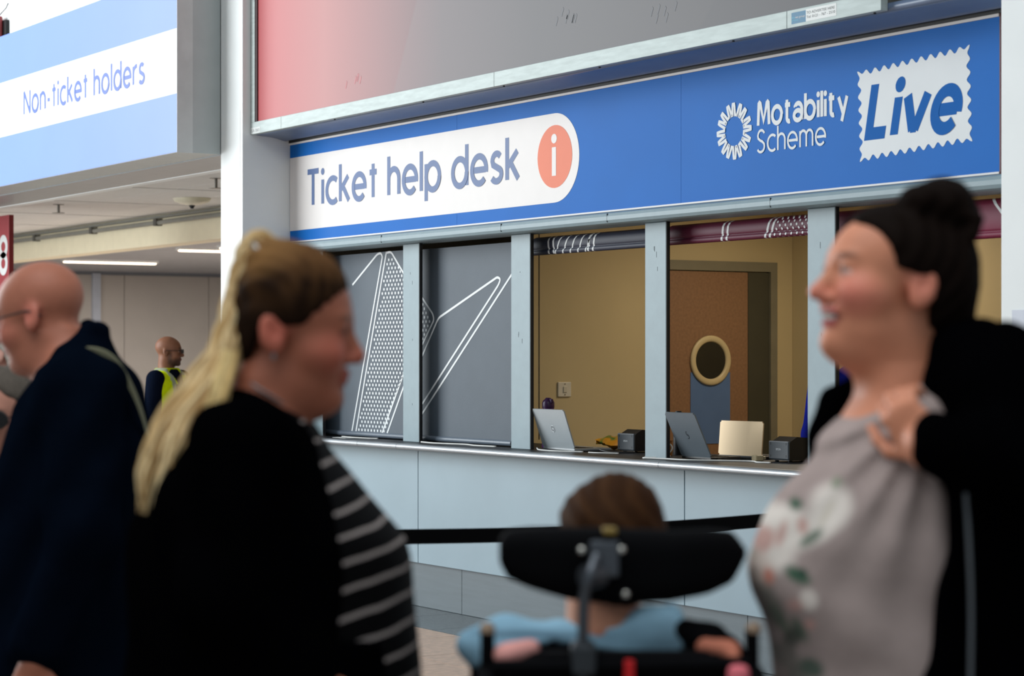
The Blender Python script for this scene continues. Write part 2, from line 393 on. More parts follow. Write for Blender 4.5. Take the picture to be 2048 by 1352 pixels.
m = mat('galvanised conduit', (150, 150, 142), 0.45, metal=.5)
MB().cyl((-30, 8.46, 2.795), (-13.5, 8.46, 2.795), .022, n=12).build('pipe', m, cd)
MB().cyl((-30, 8.465, 2.85), (-13.5, 8.465, 2.85), .016, n=10).build('pipe', m, cd)
for k in range(8):
    x = -27+1.7*k; MB().box(x, x+.07, 8.43, 8.499, 2.765, 2.83, .004).build('clip', mat('dark clip', (84, 82, 76), .5), cd)

# ================================================================== SIGNS
M_sblue = mat('sign blue', (4, 102, 186), 0.5, var=0.03, scale=3, spec=.1)
M_swhite = mat('sign white vinyl', (224, 219, 216), 0.45, var=0.015, spec=.25)
M_stxt = mat('slate blue lettering', (68, 94, 142), 0.5, var=0.02)
M_coral = mat('coral vinyl', (230, 130, 102), 0.5, var=0.02, spec=.15)
sg = thing('fascia_sign', 'long blue ticket help desk sign with white pill and logos above the ticket windows', 'sign', (-10.05, 6.55, 2.25))
for a, b in ((-13.360, -11.172), (-11.170, -8.972), (-8.970, -6.752)):
    MB().box(a, b, 6.55, 6.573, 2.262, 2.901).build('panel', M_sblue, sg)
MB().box(-13.361, -6.75, 6.542, 6.573, 2.9012, 2.914, .001).build('edging_strip', M_swhite, sg)
MB().box(-13.361, -6.75, 6.544, 6.573, 2.2525, 2.2618, .001).build('edging_strip', M_swhite, sg)
MB().box(-6.7498, -6.744, 6.548, 6.573, 2.2525, 2.914).build('end_strip', mat('dark red end strip', (92, 36, 40), .5), sg)
zc, rr = 2.5735, 0.2415
pill = [(-13.360, zc-rr), (-10.03, zc-rr)]+[(-10.03+0.147*math.cos(a)*1.0 if False else -10.03+rr*0.62*math.cos(a), zc+rr*math.sin(a)) for a in [-PI/2+PI*i/24 for i in range(1, 24)]]+[(-10.03, zc+rr), (-13.360, zc+rr)]
pill = [(-13.360, zc-rr), (-10.125, zc-rr)]+[(-10.125+rr*math.cos(a), zc+rr*math.sin(a)) for a in [-PI/2+PI*i/28 for i in range(1, 28)]]+[(-10.125, zc+rr), (-13.360, zc+rr)]
MB().poly_xz(pill, 6.5485, 0.0015).build('white_pill', M_swhite, sg)
letters('letter', 'Ticket help desk', -13.117, -10.475, 2.487, 0.236, 0.155, 6.5475, M_stxt, sg, gap=.075, space=.38)
mb = MB(); mb.poly_xz(disc2(-10.123, 2.581, 0.172, 0.170, 40), 6.5475, 0.001); bd = mb.build('information_badge', M_coral, sg)
mb = MB(); print_polys(mb, [[(-10.149, 2.477), (-10.108, 2.477), (-10.108, 2.632), (-10.149, 2.632)], disc2(-10.128, 2.678, .028, .026, 20)], lambda p: p[0], lambda p: p[1], 6.5466)
mb.build('information_letter', M_swhite, bd)
# logo: ring of looped strokes
M_logo = mat('logo white vinyl', (216, 220, 222), 0.45, var=0.015, spec=.2)
cx, cz = -8.537, 2.582
for s in range(8):
    pts = []
    for j in range(61):
        u = j/60; a = 2*PI*(s+0.05+0.9*u)/8+.18; r = .104+.026*max(-1, min(1, 1.6*math.sin(2*PI*(2*u-.25))))
        pts.append((cx+r*math.sin(a), cz+r*math.cos(a)))
    mb = MB(); P = ribbon(pts, 0.0145)+[disc2(*pts[0], .007), disc2(*pts[-1], .007)]
    for k, q in enumerate(P): print_polys(mb, [q], lambda p: p[0], lambda p: p[1], 6.5485-.00003*k)
    mb.build('logo_stroke', M_logo, sg)
letters('logo_letter', 'Motability', -8.362, -7.70, 2.592, 0.118, 0.185, 6.5485, M_logo, sg, gap=.05, subs={'t': 't2'})
letters('logo_letter', 'Scheme', -8.362, -7.855, 2.465, 0.113, 0.105, 6.5485, M_logo, sg, gap=.10)
# postage stamp shape
c = [(-7.640, 2.770), (-6.926, 2.806), (-6.910, 2.400), (-7.622, 2.366)]
pts = []
for e, nb in enumerate((12, 7, 12, 7)):
    (xa, za), (xb, zb) = c[e], c[(e+1) % 4]; L = math.hypot(xb-xa, zb-za); nx, nz = -(zb-za)/L, (xb-xa)/L
    for i in range(nb*8):
        u = i/(nb*8); am = 0.0115*math.cos(2*PI*nb*u)-0.0115
        am *= min(1, .25+min(u, 1-u)*nb*.75)
        pts.append((xa+(xb-xa)*u+nx*am, za+(zb-za)*u+nz*am))
st = MB().poly_xz(pts[::-1], 6.5485, 0.0014).build('stamp_shape', M_logo, sg)
letters('stamp_letter', 'Live', -7.592, -6.985, 2.468, 0.245, 0.225, 6.5478, mat('stamp blue', (4, 94, 172), .5, var=.02, spec=.05), st, gap=.03, shear=0.22)

# ---------------- sign over the entrance on the left
ls = thing('entrance_sign', 'pale blue box sign with white band reading non-ticket holders over the entrance', 'sign', (-16.5, 6.05, 2.853))
M_lb = mat('light blue vinyl', (116, 142, 224), 0.4, var=0.02, scale=2)
MB().box(-21.0, -13.7125, 5.897, 6.205, 2.853, 4.045).build('box', mat('sign box grey', (176, 184, 184), .45, var=.03), ls)
MB().box(-21.0, -13.7125, 6.206, 6.658, 2.845, 2.8745).build('soffit', mat('soffit grey', (150, 154, 156), .4, var=.04), ls)
MB().box(-13.7135, -13.7095, 5.892, 6.005, 2.851, 4.05).build('corner_trim', mat('corner trim', (196, 203, 202), .45), ls)
MB().box(-21.0, -13.714, 5.892, 5.8965, 2.856, 3.243).build('panel', M_lb, ls)
MB().box(-21.0, -13.714, 5.8918, 5.8965, 3.2432, 3.674).build('white_band', mat('white band vinyl', (240, 240, 238), .4, var=.01), ls)
MB().box(-21.0, -13.714, 5.892, 5.8965, 3.6742, 4.045).build('panel', M_lb, ls)
letters('letter', 'Non-ticket holders', -16.69, -14.255, 3.375, 0.192, 0.15, 5.8905, mat('pale lettering', (92, 112, 178), .4, var=.02), ls, gap=.10, space=.42)

# ---------------- advertising hoarding above the sign
bb = thing('billboard', 'framed red and grey advertising hoarding with aluminium rails above the blue sign', 'billboard', (-10.2, 6.3, 2.93))
pm = mat('hoarding print and sheen', (150, 60, 64), 0.5, var=0.05, scale=1.5)
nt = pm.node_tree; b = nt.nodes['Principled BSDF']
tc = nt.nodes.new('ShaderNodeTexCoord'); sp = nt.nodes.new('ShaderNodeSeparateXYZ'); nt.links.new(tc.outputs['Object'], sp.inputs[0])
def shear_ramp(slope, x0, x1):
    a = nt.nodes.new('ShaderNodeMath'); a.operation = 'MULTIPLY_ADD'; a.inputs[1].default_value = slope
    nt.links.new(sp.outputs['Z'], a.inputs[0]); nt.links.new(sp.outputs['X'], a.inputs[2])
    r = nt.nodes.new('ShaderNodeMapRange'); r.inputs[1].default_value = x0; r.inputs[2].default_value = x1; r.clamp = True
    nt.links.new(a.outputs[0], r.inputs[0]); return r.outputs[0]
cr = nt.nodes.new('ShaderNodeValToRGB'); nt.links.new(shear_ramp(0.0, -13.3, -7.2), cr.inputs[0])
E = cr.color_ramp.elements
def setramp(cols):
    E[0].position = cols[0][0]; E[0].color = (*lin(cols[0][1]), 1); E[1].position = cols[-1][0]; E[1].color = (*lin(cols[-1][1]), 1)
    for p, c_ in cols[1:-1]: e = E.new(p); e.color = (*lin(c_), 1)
setramp([(0, (160, 30, 40)), (.03, (180, 90, 92)), (.16, (174, 112, 110)), (.28, (142, 98, 98)), (.40, (92, 78, 80)), (.56, (54, 52, 56)), (1, (34, 36, 42))])  # red to grey print, with a glossy reflection painted into the gradient
# two slanted facets mixed over the print and its painted reflection
def facet(slope, x, s, colr, fac, last):
    r = shear_ramp(slope, x, x+s); mu = nt.nodes.new('ShaderNodeMath'); mu.operation = 'MULTIPLY'; mu.inputs[1].default_value = fac; nt.links.new(r, mu.inputs[0])
    mx = nt.nodes.new('ShaderNodeMix'); mx.data_type = 'RGBA'; nt.links.new(mu.outputs[0], mx.inputs[0]); nt.links.new(last, mx.inputs[6]); mx.inputs[7].default_value = (*lin(colr), 1)
    return mx.outputs[2]
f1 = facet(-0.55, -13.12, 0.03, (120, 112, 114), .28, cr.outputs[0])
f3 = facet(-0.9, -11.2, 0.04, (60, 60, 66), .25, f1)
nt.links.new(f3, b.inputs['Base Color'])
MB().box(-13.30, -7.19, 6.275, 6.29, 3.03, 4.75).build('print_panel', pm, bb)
MB().box(-13.365, -13.30, 6.262, 6.30, 3.036, 4.8, .002).build('frame_rail', M_alu, bb)
MB().box(-13.30, -13.272, 6.268, 6.276, 3.036, 4.8).build('frame_shadow_gap', mat('dark red gap', (50, 14, 18), .6), bb)
for a, b_ in ((-13.365, -12.905), (-12.903, -10.285), (-10.283, -7.782), (-7.780, -7.154)):
    MB().box(a, b_, 6.262, 6.30, 2.957, 3.036, .002).build('frame_rail', M_alu, bb)
MB().box(-7.19, -7.154, 6.2635, 6.30, 3.037, 4.8).build('frame_rail', M_alu, bb)
M_ret = mat('weathered return', (92, 90, 84), .5, var=.12, scale=12)
MB().box(-7.30, -7.156, 6.3005, 6.36, 2.957, 4.8).build('frame_return', M_ret, bb)
MB().box(-7.36, -7.158, 6.361, 6.40, 2.953, 4.8).build('frame_return', M_ret, bb)
MB().box(-7.155, -6.47, 6.40, 6.412, 2.955, 4.8).build('cover_plate', mat('grey cover plate', (142, 144, 138), .45, var=.06), bb)
for x in (-7.02, -6.62): MB().lathe([(0.007, 0), (0.007, -.004)], (x, 6.40, 2.985), 8, 'y').build('screw', M_darkgrey, bb)
sof = [(6.301, 2.957), (6.33, 2.953), (6.40, 2.949), (6.45, 2.942), (6.49, 2.932), (6.515, 2.927), (6.53, 2.930), (6.54, 2.945), (6.54, 2.99), (6.301, 2.99)]
MB().prism_x(sof, -13.362, -6.45, True).build('soffit', M_sofblue, bb)
MB().box(-13.362, -6.45, 6.541, 6.574, 2.9145, 3.0).build('shadow_gap', M_dark, bb)
for x in (-12.2, -11.1, -10.22, -9.3, -8.2, -7.22): MB().lathe([(.006, 0), (.006, .005)], (x, 6.285, 2.951), 8).build('screw', M_darkgrey, bb)
sk = MB().box(-7.748, -7.648, 6.2612, 6.2625, 2.972, 3.022).build('sticker_logo', mat('sticker blue', (58, 118, 152), .5), bb)
sk2 = MB().box(-7.648, -7.442, 6.2612, 6.2625, 2.972, 3.026).build('sticker', mat('sticker white', (222, 224, 222), .5), bb)
M_ink = mat('black ink', (28, 32, 36), .5)
small_text('sticker_lettering', 'TO ADVERTISE HERE', -7.643, -7.452, 3.004, .012, 6.2608, M_ink, sk2)
small_text('sticker_lettering', 'Tel: 0121 - 767 - 2510', -7.643, -7.450, 2.985, .012, 6.2608, M_ink, sk2)
small_text('sticker_lettering', 'the', -7.743, -7.722, 2.995, .010, 6.2608, mat('cyan ink', (110, 200, 224), .5), sk)
small_text('sticker_lettering', 'nec group', -7.720, -7.655, 2.995, .010, 6.2608, M_swhite, sk)
small_text('sticker_lettering', 'prospect', -7.743, -7.70, 2.984, .007, 6.2608, MATS['cyan ink'], sk)
it = MB().box(-13.36, -13.215, 6.2612, 6.2625, 2.960, 3.0).build('number_plate', mat('plate white', (206, 210, 208), .5), bb)
small_text('plate_lettering', 'ISA 065', -13.352, -13.222, 2.97, .02, 6.2608, mat('grey ink', (120, 124, 124), .5), it)
M_smear = mat('print smear', (128, 96, 98), .5)
random.seed(5)
for (x, z, n, m_) in ((-11.95, 3.10, 5, mat('red smear', (176, 96, 98), .5)), (-9.6, 3.2, 7, mat('grey smear', (76, 76, 82), .5)), (-8.75, 3.1, 6, MATS['grey smear']), (-11.6, 3.6, 4, MATS['red smear'])):
    for k in range(n):
        xx = x+random.uniform(-.10, .10); zz = z+random.uniform(0, .06); MB().poly_xz([(xx, zz), (xx+.012, zz-.004), (xx+.03, zz+.035), (xx+.022, zz+.045)], 6.2742, .0006).build('smear', m_, bb)

# ---------------- small things at the left edge
rb = thing('red_display_board', 'dark red display board with grey rings at the left edge behind the bald man', 'board', (-19.4, 6.6, 0))
MB().box(-19.85, -19.075, 6.60, 6.645, 0.05, 2.752, .003).build('panel', mat('dark red board', (124, 32, 36), .5, var=.05), rb)
for z in (2.475, 2.325):
    mb = MB(); print_polys(mb, ribbon(arc(-19.22, z, .085, .075, 0, 360, 30), .06, True), lambda p: p[0], lambda p: p[1], 6.5985)
    mb.build('ring', mat('grey ring', (176, 176, 174), .5), rb)
for x in (-19.8, -19.15): MB().box(x-.05, x+.05, 6.50, 6.75, 0.004, .05, .004).build('foot', M_darkgrey, rb)
rl = thing('red_lamp_housing', 'dark red box fixed to the white wall above the entrance sign', 'box', (-18.2, 6.1, 4.1))
MB().box(-18.55, -18.02, 6.09, 6.184, 4.10, 4.335, .012).build('housing', mat('red enamel', (146, 52, 56), .4), rl)
MB().box(-18.10, -17.96, 6.185, 6.218, 4.06, 4.30, .004).build('bracket', M_dark, rl)
MB().tube([(-18.02, 6.15, 4.335), (-17.985, 6.2, 4.40), (-17.98, 6.215, 4.44)], .005).build('wire', M_dark, rl)
pp = thing('notice', 'white paper notice taped to the grey pillar at the right edge', 'notice', (-6.2, 6.205, 1.5))
MB().box(-6.327, -6.03, 6.2035, 6.206, 1.46, 1.68).build('sheet', mat('paper', (214, 218, 228), .7, var=.02), pp)
for k in range(4): MB().box(-6.31, -6.10-.05*(k % 2), 6.2030, 6.2036, 1.585-.03*k, 1.592-.03*k).build('print_line', M_darkgrey, pp)

# ================================================================== ROLLER BLINDS
M_slate = mat('slate blind fabric', (78, 88, 98), 0.6, var=0.05, scale=5, bump=0.1, bscale=120)
M_navy = mat('navy blind fabric', (46, 50, 68), 0.55, var=0.05, scale=5)
M_mar = mat('maroon blind fabric', (96, 20, 52), 0.55, var=0.08, scale=3)
M_pr = mat('white blind print', (226, 230, 232), 0.55, var=0.02)
def smooth_line(pts, r=0.03):
    out = [pts[0]]
    for a, b, c in zip(pts, pts[1:], pts[2:]):
        la = math.dist(a, b); lc = math.dist(b, c); k = min(r, la*.45, lc*.45)
        p = (b[0]+(a[0]-b[0])*k/la, b[1]+(a[1]-b[1])*k/la); q = (b[0]+(c[0]-b[0])*k/lc, b[1]+(c[1]-b[1])*k/lc)
        for i in range(7):
            t = i/6; out.append(tuple((1-t)**2*p[d]+2*t*(1-t)*b[d]+t*t*q[d] for d in (0, 1)))
    return out+[pts[-1]]
def inside(p, poly):
    r = False; j = len(poly)-1
    for i in range(len(poly)):
        if (poly[i][1] > p[1]) != (poly[j][1] > p[1]) and p[0] < (poly[j][0]-poly[i][0])*(p[1]-poly[i][1])/(poly[j][1]-poly[i][1])+poly[i][0]: r = not r
        j = i
    return r
def lowered_blind(label, x0, x1, lines, dots, zb, zt):
    t = thing('roller_blind', label, 'blind', ((x0+x1)/2, 6.70, zb), 0, 'roller blinds of the ticket windows')
    MB().cyl((x0+.01, 6.745, 2.118), (x1-.01, 6.745, 2.118), .04, n=20).build('roller_tube', M_slate, t)
    mb = MB(); n = 24; vs = []; fs = []
    for i in range(n+1):            # cloth hangs with a very slight bow
        z = zb+.03+(zt-zb-.03)*i/n
        for x in (x0, x1): vs.append((x, 6.701+.004*math.sin(3*z)*0, z))
    for i in range(n): fs.append((2*i, 2*i+1, 2*i+3, 2*i+2))
    vs2 = [(x, y+.002, z) for x, y, z in vs]; m = len(vs)
    mb.add(vs+vs2, fs+[tuple(k+m for k in f[::-1]) for f in fs])
    cl = mb.build('fabric', M_slate, t)
    MB().cyl((x0+.004, 6.702, zb+.018), (x1-.004, 6.702, zb+.018), .017, n=16).build('bottom_bar', mat('slate bar', (96, 106, 118), .35), t)
    for L in lines:
        L = smooth_line(L); mb = MB(); print_polys(mb, ribbon(L, .0135), lambda p: p[0], lambda p: p[1], 6.6995)
        mb.build('printed_line', M_pr, cl)
    mb = MB(); px, pz = .042, .0262; k = 0; z = zb+.045
    while z < zt-.03:
        x = x0+.02+(px/2 if k % 2 else 0)
        while x < x1-.01:
            if any(inside((x, z), P) for P in dots): print_polys(mb, [disc2(x, z, .0092, n=10)], lambda p: p[0], lambda p: p[1], 6.6995)
            x += px
        z += pz; k += 1
    o = mb.build('printed_dots', M_pr, cl); o['kind'] = 'stuff'
lowered_blind('lowered slate blind with a dotted band, nearest the white pillar', -13.15, -12.03,
    [[(-12.757, 1.961), (-12.42, 2.146), (-12.375, 2.152), (-12.352, 2.13), (-12.771, 1.0)], [(-12.299, 2.157), (-12.715, 1.002)], [(-12.299, 2.15), (-12.241, 2.155), (-12.05, 1.99)],
     [(-12.05, 1.43), (-12.365, 1.006)], [(-12.045, 1.36), (-12.299, 1.008)]],
    [[(-12.275, 2.14), (-12.235, 2.13), (-12.06, 1.985), (-12.06, 1.40), (-12.345, 1.0), (-12.69, 1.0)]], 0.986, 2.158)
lowered_blind('lowered slate blind with a bold white arrow outline, second from the white pillar', -11.90, -10.80,
    [[(-11.90, 1.90), (-11.714, 1.757), (-11.70, 1.721), (-11.90, 1.515)], [(-11.90, 1.44), (-11.646, 1.732), (-10.965, 1.958), (-10.930, 1.945), (-10.954, 1.912), (-11.90, 1.167)],
     [(-10.80, 1.975), (-11.90, 1.108)]],
    [[(-11.90, 1.87), (-11.74, 1.75), (-11.725, 1.72), (-11.90, 1.54)]], 0.986, 2.152)

def rolled_blind(label, x0, x1, m, zt, drop, prints, dots, mat_dark=None):
    """raised blind: rounded roll above, groove, hem bar below; prints follow the surface"""
    t = thing('roller_blind', label, 'blind', ((x0+x1)/2, 6.70, zt-drop), 0, 'roller blinds of the ticket windows')
    zh = zt-drop+.027
    front = [(6.775, zt), (6.735, zt+.004), (6.710, zt-.006), (6.700, zt-.025), (6.700, zh+.012), (6.704, zh+.003), (6.708, zh), (6.700, zh-.004), (6.698, zh-.016), (6.704, zt-drop), (6.72, zt-drop-.002)]
    MB().prism_x(front+[(6.775, zt-drop+.02)], x0, x1, True).build('rolled_fabric', m, t)
    seg = [(front[i], front[i+1]) for i in range(1, 10)]
    ls = [math.dist(a, b) for a, b in seg]; tot = sum(ls)
    def surf(u):
        d = u*tot
        for (a, b), l in zip(seg, ls):
            if d <= l: return (a[0]+(b[0]-a[0])*d/l-.0012, a[1]+(b[1]-a[1])*d/l)
            d -= l
        return (seg[-1][1][0]-.0012, seg[-1][1][1])
    for xa, ua, xb, ub, wd in prints:
        mb = MB(); vs = []; n = 16
        for i in range(n+1):
            u = ua+(ub-ua)*i/n; y, z = surf(u); x = xa+(xb-xa)*i/n; vs += [(x-wd/2, y, z), (x+wd/2, y, z)]
        mb.add(vs, [(2*i, 2*i+1, 2*i+3, 2*i+2) for i in range(n)]); mb.build('printed_line', M_pr, t)
    if dots:
        mb = MB(); xa, xb = dots; k = 0; u = .1
        while u < .98:
            x = xa+(.021 if k % 2 else 0)-.05*(u-.5)
            while x < xb-.006:
                y, z = surf(u); y1, z1 = surf(min(u+.012, 1)); y0, z0 = surf(max(u-.012, 0))
                s = .0068; dy = (y1-y0); dz = (z1-z0); l = math.hypot(dy, dz); dy, dz = dy/l, dz/l
                mb.add([(x+s*math.cos(q), y+dy*s*math.sin(q)-.0003, z+dz*s*math.sin(q)) for q in [2*PI*i/8 for i in range(8)]], [tuple(range(8))]); x += .042
            u += .115; k += 1
        o = mb.build('printed_dots', M_pr, t); o['kind'] = 'stuff'
    return t
rolled_blind('rolled-up navy blind with diagonal white bars above the silver laptop', -10.60, -9.36, M_navy, 2.165, .096,
    [(-10.425, 0.04, -10.415, 1, .016), (-10.375, 0.04, -10.365, 1, .016), (-10.005, .04, -10.03, 1, .016), (-9.955, .04, -9.985, 1, .016)]
    +[(-10.29+.075*k+.0, .1, -10.36+.075*k, .95, .013) for k in range(5)], None)
rolled_blind('rolled-up plum blind with a dotted end above the door', -9.30, -8.06, M_mar, 2.168, .096,
    [(-8.815, 0.03, -8.84, 1, .016), (-8.775, 0.03, -8.80, 1, .016), (-8.44, .02, -8.50, 1, .016), (-8.40, .02, -8.465, 1, .016)], (-8.40, -8.07))
rolled_blind('part lowered maroon blind with white lines behind the smiling woman', -8.00, -6.76, mat('bright maroon fabric', (118, 22, 58), .55, var=.08, scale=3), 2.168, .165,
    [(-7.72, .02, -7.90, 1, .016), (-7.68, .02, -7.86, .9, .016), (-7.10, .5, -7.12, 1, .016), (-7.07, .5, -7.09, 1, .016), (-6.97, .02, -6.86, .55, .018)], None)

# ================================================================== ON THE COUNTER
ZT = 0.9825
def laptop(label, x, y, rz, wd, lid_h, lean, base_d, mlid, mbase, logo):
    t = thing('laptop', label, 'laptop', (x, y, ZT), rz)
    b = MB(); b.box(-wd/2, wd/2, 0.0, base_d, 0.003, 0.017, .004); b.build('base', mbase, t, False)
    k = MB()
    for i in range(12):
        for j in range(4): k.box(-wd*.42+i*wd*.07, -wd*.42+i*wd*.07+wd*.058, base_d*.2+j*.024, base_d*.2+j*.024+.019, .017, .0185)
    o = k.build('keyboard', M_dark, t, False); o['kind'] = 'stuff'
    a = math.atan2(lean, math.sqrt(lid_h**2-lean**2))
    bm = bmesh.new(); bmesh.ops.create_cube(bm, size=1)
    for v in bm.verts: v.co = Vector((v.co.x*wd, v.co.y*.007, (v.co.z+.5)*lid_h))
    bmesh.ops.bevel(bm, geom=[e for e in bm.edges if abs(e.verts[0].co.x-e.verts[1].co.x) < 1e-6 and abs(e.verts[0].co.z-e.verts[1].co.z) < 1e-6], offset=.008, segments=3, affect='EDGES')
    M = Matrix.Translation((0, .004, .016)) @ Matrix.Rotation(a, 4, 'X')
    lid = MB().bm(bm, M).build('lid', mlid, t, False)
    MB().add if False else None
    s = MB(); s.box(-wd/2+.008, wd/2-.008, .0036, .0045, .012, lid_h-.008)
    s.v = [tuple(M @ Vector(v)) for v in s.v]; s.build('screen', mat('screen glass', (16, 18, 22), .15), lid, False)
    if logo:
        g = MB()
        if logo == 'ring':
            g.lathe([(.017, 0), (.020, 0), (.020, -.0006), (.017, -.0006), (.017, 0)], (0, -.0042, lid_h*.5), 28, 'y')
            g.box(-.011, .011, -.0046, -.004, lid_h*.5-.004, lid_h*.5+.004)
        else:
            for s_ in (-1, 1):
                pts = [(s_*.002+.010*math.cos(q)*s_, lid_h*.5+s_*.008+.012*math.sin(q)) for q in [PI*.5+PI*1.2*i/12*(1) for i in range(13)]]
                for q4 in ribbon(pts, .0035): g.add([(p[0], -.0043, p[1]) for p in q4], [(0, 1, 2, 3)])
        g.v = [tuple(M @ Vector(v)) for v in g.v]
        g.build('lid_logo', mat('logo silver', (206, 212, 216), .3, metal=.3) if logo == 'ring' else mat('logo dark', (44, 50, 56), .3), lid, False)
    return t
M_silv = mat('silver laptop lid', (176, 184, 188), .38, metal=.35, var=.02)
M_grey = mat('grey laptop lid', (112, 122, 130), .38, metal=.35, var=.02)
M_gold = mat('champagne laptop lid', (214, 188, 150), .42, metal=.2, var=.02)
M_blk = mat('black plastic', (20, 21, 23), .45, var=.05)
laptop('silver laptop with a round lid logo beside the window post', -10.275, 6.672, -0.05, .345, .224, .072, .235, M_silv, mat('silver base', (150, 154, 156), .4, metal=.3), 'ring')
laptop('dark grey laptop leaning back beside the champagne one', -9.01, 6.672, -0.04, .262, .245, .105, .18, M_grey, M_blk, 'dark')
laptop('champagne gold laptop with a plain lid on the worktop', -8.985, 6.925, 0.10, .315, .175, -.015, .21, M_gold, M_blk, None)
M_prn = mat('dark grey printer plastic', (62, 68, 74), .45, var=.04)
def printer(label, x, y):
    t = thing('receipt_printer', label, 'printer', (x, y, ZT), 0, 'receipt printers')
    pr_ = [(0, .008), (0, .092), (.012, .104), (.05, .124), (.20, .112), (.20, .008)]
    MB().prism_x([(y_, z_) for y_, z_ in pr_], -.07, .07).build('body', M_blk, t, False)
    f = MB().box(-.078, .078, -.012, 0, .012, .104, .006).build('front_cover', M_prn, t, False)
    g = small_text('maker_name', 'EPSON', -.018, .018, .058, .010, -.0126, mat('printer lettering', (214, 218, 220), .5), f)
    for sx in (-1, 1):
        for sz in (.03, .09): MB().box(sx*.06-.002, sx*.06+.002, -.0128, -.0118, sz-.006, sz+.006).build('cover_notch', M_blk, f, False)
    for sx in (-.05, .05):
        for sy in (.02, .18): MB().cyl((sx, sy, 0), (sx, sy, .009), .01, n=10).build('rubber_foot', M_dark, t, False)
    return t
printer('black receipt printer between the silver laptop and the window post', -9.885, 6.86)
printer('black receipt printer between the champagne laptop and the smiling woman', -8.60, 6.88)
bt = thing('water_bottle', 'purple sports water bottle standing behind the silver laptop', 'bottle', (-10.672, 6.86, ZT))
MB().lathe([(.034, 0), (.037, .004), (.037, .205), (.033, .22), (.030, .225)], n=24).build('body', mat('purple plastic', (92, 48, 112), .3), bt, False)
cp = MB().lathe([(.034, .223), (.035, .227), (.035, .255), (.030, .267), (.018, .277), (.014, .283)], n=24).build('cap', mat('dark purple cap', (56, 26, 70), .35), bt, False)
MB().box(.018, .042, -.008, .008, .253, .277, .004).build('flip_latch', MATS['dark purple cap'], cp, False)
MB().tube([(-.03, 0, .215), (-.05, 0, .22), (-.055, 0, .205), (-.05, 0, .19), (-.036, 0, .188)], .006).build('carry_loop', MATS['dark purple cap'], cp, False)
b2 = thing('drinks_bottle', 'small black bottle top showing behind the dark grey laptop', 'bottle', (-9.50, 6.92, ZT))
MB().lathe([(.026, 0), (.028, .004), (.028, .15), (.022, .18), (.014, .195), (.013, .205)], n=20).build('body', M_blk, b2, False)
MB().lathe([(.017, .205), (.017, .228), (.015, .231)], n=18).build('cap', M_dark, b2, False)
# crumpled snack packet
pk = thing('snack_packet', 'crumpled green and orange snack packet behind the silver laptop', 'packet', (-10.22, 7.02, ZT))
mb = MB(); n, m = 18, 10; vs = []
for side in (1, -1):
    for i in range(n+1):
        for j in range(m+1):
            u = i/n*2-1; v = j/m*2-1; th = (1-u*u)*(1-v*v)
            vs.append((u*.075, v*.095+.006*math.sin(9*u), .042+side*.032*th**.6+.010*math.sin(5*u+7*v)*th+.018*(1-u)*.8-.004))
N = (n+1)*(m+1); fs = []
for s in (0, 1):
    for i in range(n):
        for j in range(m): fs.append(tuple(s*N+q for q in (i*(m+1)+j, i*(m+1)+j+1, (i+1)*(m+1)+j+1, (i+1)*(m+1)+j)))
zmin = min(v[2] for v in vs); vs = [(a, b_, c_-zmin) for a, b_, c_ in vs]
mb.add(vs, fs, True)
pm2 = mat('snack packet foil', (196, 130, 40), .3, var=.3, scale=18)
ntp = pm2.node_tree; tcp = ntp.nodes.new('ShaderNodeTexCoord'); gr = ntp.nodes.new('ShaderNodeTexNoise'); gr.inputs['Scale'].default_value = 14
ntp.links.new(tcp.outputs['Object'], gr.inputs[0]); crp = ntp.nodes.new('ShaderNodeValToRGB'); ntp.links.new(gr.outputs[0], crp.inputs[0])
crp.color_ramp.elements[0].position = .42; crp.color_ramp.elements[0].color = (*lin((70, 110, 40)), 1); crp.color_ramp.elements[1].position = .55; crp.color_ramp.elements[1].color = (*lin((208, 142, 40)), 1)
ntp.links.new(crp.outputs[0], ntp.nodes['Principled BSDF'].inputs['Base Color'])
mb.build('wrapper', pm2, pk, False)
MB().box(-.077, -.07, -.09, .09, .03, .052, .002).build('crimped_seal', pm2, pk, False)
# cables
def spline(pts, n=10):
    P = [Vector(p) for p in pts]; P = [P[0]*2-P[1]]+P+[P[-1]*2-P[-2]]; out = []
    for i in range(1, len(P)-2):
        for k in range(n):
            t = k/n; a, b, c_, d = P[i-1:i+3]
            out.append(.5*((2*b)+(c_-a)*t+(2*a-5*b+4*c_-d)*t*t+(3*b-a-3*c_+d)*t**3))
    return out+[P[-2]]
M_wc = mat('white cable', (218, 218, 214), .5); M_bc = mat('black cable', (20, 20, 22), .5)
def cable(label, pts, m, r=.0035):
    o = MB().tube(spline(pts), r).build('cable', m); tag(o, label, 'cable', 'cables on the worktop'); return o
zc_ = ZT+.0042
cable('white cable in front of the silver laptop', [(-10.43, 6.63, zc_+.006), (-10.36, 6.60, zc_), (-10.2, 6.58, zc_), (-10.08, 6.61, zc_), (-10.0, 6.65, zc_)], M_wc, .004)
cable('tangled black cable between the silver laptop and the printer', [(-10.02, 6.80, zc_+.002), (-10.0, 6.765, zc_+.002), (-9.93, 6.745, zc_+.002), (-9.95, 6.725, zc_+.012), (-9.87, 6.73, zc_+.002), (-9.80, 6.77, zc_+.002), (-9.76, 6.82, zc_+.002)], M_bc, .005)
cable('short white cable under the front of the first printer', [(-9.93, 6.64, zc_), (-9.86, 6.65, zc_), (-9.80, 6.68, zc_), (-9.75, 6.71, zc_)], M_wc)
